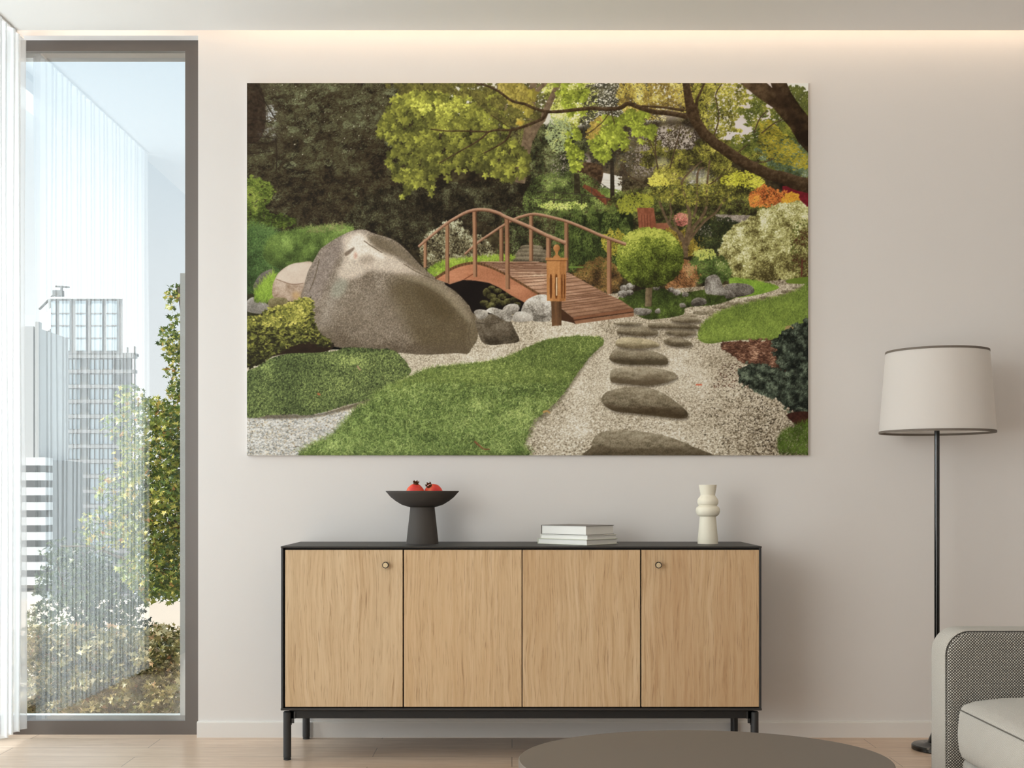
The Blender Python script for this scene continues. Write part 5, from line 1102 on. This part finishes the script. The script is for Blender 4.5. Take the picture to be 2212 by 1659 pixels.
for i in range(fl_n):
    y = 768+i*32.2
    bm = NB_(); x0_, x1_, _, _, z0_, z1_ = tp(112, 297, 0, 0, y, y+7); box(bm, x0_, x1_, -1.6, -.05, z0_, z1_); obj('balcony_slab', bm, M_tdk if i % 1 else M_twall, tw)
    for (a_, b_) in ((134, 173), (196, 244)):
        bm = NB_(); x0_, x1_, _, _, z0_, z1_ = tp(a_, b_, 0, 0, y+9, y+30); box(bm, x0_, x1_, -.25, -.02, z0_, z1_); p_ = obj('window', bm, M_tgl, tw)
        bm = NB_()
        for q in range(1, 5): xx = x0_+(x1_-x0_)*q/5; box(bm, xx-.12, xx+.12, -.32, -.2, z0_, z1_)
        obj('mullion', bm, M_twall, p_)
    bm = NB_(); x0_, x1_, _, _, z0_, z1_ = tp(250, 262, 0, 0, y+9, y+30); box(bm, x0_, x1_, -.25, -.02, z0_, z1_); obj('window', bm, M_tdk, tw)
# left side of the tower, turned toward the light, sunlit tone in its colour
def quadbox(bm, a_, b_, z0_, z1_, t=.6):
    d_ = (Vector(b_)-Vector(a_)).normalized(); n_ = Vector((-d_.y, d_.x))*t
    p_ = [Vector(a_), Vector(b_), Vector(b_)+n_, Vector(a_)+n_]; lo = [bm.verts.new((v.x, v.y, z0_)) for v in p_]; hi = [bm.verts.new((v.x, v.y, z1_)) for v in p_]
    bm.faces.new(lo[::-1]); bm.faces.new(hi)
    for i in range(4): bm.faces.new((lo[i], lo[(i+1) % 4], hi[(i+1) % 4], hi[i]))
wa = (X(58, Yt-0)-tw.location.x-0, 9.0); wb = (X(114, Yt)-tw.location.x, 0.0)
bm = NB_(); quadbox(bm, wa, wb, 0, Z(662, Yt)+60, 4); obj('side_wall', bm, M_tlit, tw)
for j in range(2):
    pass
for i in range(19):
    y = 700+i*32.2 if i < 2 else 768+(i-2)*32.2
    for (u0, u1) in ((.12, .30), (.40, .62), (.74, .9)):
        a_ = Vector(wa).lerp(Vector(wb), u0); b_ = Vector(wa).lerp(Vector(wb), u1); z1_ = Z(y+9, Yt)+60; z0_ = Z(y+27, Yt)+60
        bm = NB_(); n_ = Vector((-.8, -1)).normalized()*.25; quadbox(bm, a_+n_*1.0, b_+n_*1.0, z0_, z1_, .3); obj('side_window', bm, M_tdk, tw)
# rooftop mast and railing
bm = NB_(); rx, rz = X(112, Yt)-tw.location.x, Z(645, Yt)+60
tube(bm, [(X(60, Yt)-tw.location.x, 6, Z(658, Yt)+60), (X(100, Yt)-tw.location.x, 4, Z(630, Yt)+60)], .25, 6); tube(bm, [(X(120, Yt)-tw.location.x, 3, rz), (X(121, Yt)-tw.location.x, 3, Z(612, Yt)+60)], .25, 6); tube(bm, [(X(108, Yt)-tw.location.x, 3, Z(613, Yt)+60), (X(138, Yt)-tw.location.x, 3, Z(615, Yt)+60)], .2, 6)
box(bm, X(103, Yt)-tw.location.x, X(123, Yt)-tw.location.x, 2.5, 4, Z(634, Yt)+60, Z(622, Yt)+60)
obj('crane', bm, M_tdk, tw)
# roof terrace of the lower block at the right of the glazed block
bm = NB_(); box(bm, *tp(266, 297, -1.5, 1, 764, 770)); box(bm, *tp(294, 297, -1.5, -1.0, 750, 1280)); box(bm, *tp(279, 281, -1.5, -1.0, 752, 764)); obj('roof_terrace', bm, M_twall, tw)
# ---- white slab building in front of it on the left
Yw2 = 150.0; wb2 = thing('apartment_building', 'white apartment block with stacked balcony bands at the left of the window view', 'building', (X(70, Yw2), Yw2, -60))
def wp(a_, b_, y0_, y1_, p0, p1): return (X(a_, Yw2)-wb2.location.x, X(b_, Yw2)-wb2.location.x, y0_, y1_, Z(p1, Yw2)+60, Z(p0, Yw2)+60)
bm = NB_(); box(bm, *wp(-60, 92, 2.0, 14, 992, 1700)); obj('wall', bm, M_tdk, wb2)
bm = NB_(); box(bm, *wp(62, 70, 2, 3, 690, 992)); box(bm, *wp(-60, 58, 2, 14, 700, 992)); obj('lift_shaft', bm, mat('pale_shaft_render', (176, 174, 172), .9), wb2)
for i in range(12):
    y = 988+i*32.4; bm = NB_(); x0_, x1_, _, _, z0_, z1_ = wp(-60, 98, 0, 0, y, y+17); box(bm, x0_, x1_, 0, 2.4, z0_, z1_); obj('balcony', bm, M_tlit, wb2)
# ---- trees and shrubs
def leafmesh(name, pts, size, mat_, parent, seed):
    r = np.random.RandomState(seed); n = len(pts); P_ = np.array(pts, np.float32)
    # three-lobed leaf made of a fan
    ang = np.array([-90, -50, -22, 8, 38, 62, 90, 118, 142, 172, 202, 230])*math.pi/180; rad = np.array([.25, .45, .95, .5, 1.0, .5, 1.25, .5, 1.0, .5, .95, .45])
    base = np.stack([rad*np.cos(ang), rad*np.sin(ang)+.2, .12*np.cos(2*ang)], 1); k_ = len(ang)
    base = np.concatenate([[[0, .1, .0]], base], 0)
    a_ = r.rand(n)*2*np.pi; b_ = (r.rand(n)-.5)*2.2; c_ = (r.rand(n)-.5)*2.6; sz = size*(.6+.8*r.rand(n))
    ca, sa, cb, sb_, cc, sc_ = np.cos(a_), np.sin(a_), np.cos(b_), np.sin(b_), np.cos(c_), np.sin(c_); o_ = np.zeros(n); i_ = np.ones(n)
    Rz = np.stack([np.stack([ca, -sa, o_], 1), np.stack([sa, ca, o_], 1), np.stack([o_, o_, i_], 1)], 1)
    Rx = np.stack([np.stack([i_, o_, o_], 1), np.stack([o_, cb, -sb_], 1), np.stack([o_, sb_, cb], 1)], 1)
    Ry = np.stack([np.stack([cc, o_, sc_], 1), np.stack([o_, i_, o_], 1), np.stack([-sc_, o_, cc], 1)], 1)
    R_ = Rz @ Rx @ Ry; V = np.einsum('nij,kj->nki', R_, base)*sz[:, None, None]+P_[:, None]
    q = np.arange(k_); tri = np.stack([np.zeros(k_, int), 1+q, 1+(q+1) % k_], 1); F_ = (tri[None]+(np.arange(n)*(k_+1))[:, None, None]).reshape(-1, 3)
    me = bpy.data.meshes.new(name); me.vertices.add(n*(k_+1)); me.vertices.foreach_set('co', V.astype(np.float32).ravel()); nf = len(F_)
    me.loops.add(nf*3); me.polygons.add(nf); me.loops.foreach_set('vertex_index', F_.ravel().astype(np.int32)); me.polygons.foreach_set('loop_start', np.arange(nf, dtype=np.int32)*3); me.update(calc_edges=True)
    tn = np.repeat(r.rand(n), k_+1).astype(np.float32); at = me.attributes.new('leaf_tone', 'FLOAT', 'POINT'); at.data.foreach_set('value', tn)
    return link(name, me, mat_, parent)
def leafmat(name, stops):
    m = mat(name, (100, 110, 50), .36, spec=.6); g = N(m); at = g.n('ShaderNodeAttribute', _attribute_name='leaf_tone'); c = g.ramp(at.outputs['Fac'], stops); g.link(c, g.b.inputs['Base Color'])
    tl_ = g.n('ShaderNodeBsdfTranslucent', Color=c); mx = g.nt.nodes.new('ShaderNodeMixShader'); mx.inputs[0].default_value = .35; out = [n_ for n_ in g.nt.nodes if n_.type == 'OUTPUT_MATERIAL'][0]
    g.link(g.b.outputs[0], mx.inputs[1]); g.link(tl_.outputs[0], mx.inputs[2]); g.link(mx.outputs[0], out.inputs[0]); return m
M_leaf = leafmat('autumn_tree_leaves', [(0, (66, 86, 40)), (.45, (112, 134, 62)), (.75, (176, 178, 76)), (.95, (222, 204, 110)), (1, (190, 120, 60))])
M_leafd = leafmat('dark_green_leaves', [(0, (44, 58, 40)), (.6, (80, 98, 62)), (1, (120, 130, 78))])
M_hedge = leafmat('hedge_leaves', [(0, (70, 74, 36)), (.45, (128, 122, 66)), (.75, (170, 150, 92)), (.9, (216, 204, 160)), (1, (176, 120, 76))])
M_bark = mat('grey_brown_bark', (92, 80, 66), .9, bump=(20, .5))
rr = np.random.RandomState(3)
def blob(px, py, rx_, ry_, n, Y, dY=.5):
    o_ = []
    while len(o_) < n:
        a_, b_, c_ = rr.rand(3)*2-1
        if a_*a_+b_*b_+c_*c_ > 1: continue
        yy = Y+c_*dY; o_.append((X(px+a_*rx_, Y), yy, Z(py+b_*ry_, Y)))
    return o_
def tree(name, lab, cat, Y, trunk, blobs, lm, size, seed, grp=None, dens=1.25, zmin=None):
    base = Vector(trunk[0]); t = thing(name, lab, cat, tuple(base), 0, grp)
    bm = NB_()
    for p_ in trunk: pass
    for j, (pp_) in enumerate(trunk[1]):
        tube(bm, [tuple(Vector(q_[:3])-base) for q_ in pp_], [q_[3] for q_ in pp_], 8)
    obj('trunk', bm, M_bark, t, smooth=True)
    pts = [p_ for b_ in blobs for p_ in blob(b_[0], b_[1], b_[2], b_[3], int(b_[4]*dens), *b_[5:])]
    if zmin is not None: pts = [p_ for p_ in pts if p_[2] > zmin]
    pts = [tuple(Vector(p_)-base) for p_ in pts]
    leafmesh('foliage', pts, size, lm, t, seed)
    return t
YT = 9.0
def pt(px, py, Y, r): return (X(px, Y), Y, Z(py, Y), r)
tree('plane_tree', 'tall autumn-tinged tree close outside the window at its right side', 'tree', YT, [(X(420, YT), YT, -1.6), [
    [pt(420, 1520, YT, .07), pt(415, 1200, YT, .055), pt(408, 900, YT, .04), pt(398, 700, YT, .02), pt(385, 620, YT, .008)],
    [pt(415, 1200, YT, .03), pt(360, 1100, YT, .018), pt(320, 1050, YT, .010), pt(270, 1010, YT, .005)], [pt(412, 1000, YT, .03), pt(350, 930, YT, .014), pt(300, 900, YT, .006), pt(280, 850, YT, .004)],
    [pt(415, 1250, YT, .03), pt(300, 1220, YT, .016), pt(200, 1180, YT, .007), pt(130, 1180, YT, .004)]]],
    [(375, 637, 20, 22, 46, YT, .15), (368, 665, 8, 10, 8, YT, .1), (378, 690, 14, 18, 16, YT, .1), (370, 735, 26, 34, 130, YT, .2), (378, 770, 18, 22, 70, YT, .2), (375, 805, 20, 20, 46, YT, .2), (386, 845, 22, 26, 110, YT, .2),
     (345, 900, 38, 42, 330, YT, .4), (385, 930, 34, 60, 420, YT, .4), (350, 985, 55, 50, 560, YT, .5), (335, 1060, 60, 60, 700, YT, .5), (390, 1080, 44, 90, 700, YT, .5), (340, 1150, 70, 60, 800, YT, .5),
     (350, 1225, 80, 60, 1300, YT, .6), (380, 1280, 60, 50, 800, YT, .6), (285, 860, 34, 30, 90, YT, .3), (270, 920, 44, 44, 170, YT, .3), (290, 990, 40, 60, 200, YT, .3), (265, 1060, 50, 60, 200, YT, .4), (240, 1140, 60, 50, 220, YT, .4), (300, 1110, 40, 60, 300, YT, .4)], M_leaf, .023, 11, zmin=Z(1296, YT)+.01)
YS = 9.8
tree('leafy_tree', 'lower broad tree outside, its crown across the middle of the window', 'tree', YS, [(X(200, YS), YS, -1.6), [
    [pt(200, 1540, YS, .05), pt(195, 1400, YS, .04), pt(185, 1280, YS, .02), pt(180, 1190, YS, .008)], [pt(195, 1400, YS, .025), pt(140, 1280, YS, .012), pt(120, 1200, YS, .005)], [pt(195, 1380, YS, .025), pt(260, 1270, YS, .012), pt(275, 1200, YS, .005)]]],
    [(130, 1190, 30, 30, 90, YS, .3), (185, 1150, 20, 26, 40, YS, .2), (200, 1210, 50, 40, 240, YS, .4), (160, 1260, 80, 60, 520, YS, .5), (240, 1290, 80, 70, 800, YS, .5), (130, 1340, 60, 60, 400, YS, .5), (240, 1370, 90, 60, 800, YS, .5)], M_leafd, .025, 12)
YH = 7.6
hb = []
for px in range(60, 430, 22):
    top = 1362+12*math.sin(px*.07)-(.09*(px-315) if px > 315 else 0)
    for py in range(int(top)+24, 1610, 34): hb.append((px, py, 22, 24, 105, YH+rr.rand()*.5, .35))
tree('garden_hedge', 'low olive and brown hedge at the foot of the window view', 'hedge', YH, [(X(240, YH), YH, -1.6), [[(X(240, YH), YH, -1.6, .03), (X(240, YH), YH, -.4, .02)], [(X(240, YH), YH, -1.2, .02), (X(120, YH), YH+.1, -.5, .008)], [(X(240, YH), YH, -1.2, .02), (X(360, YH), YH+.1, -.5, .008)]]], hb, M_hedge, .022, 13)
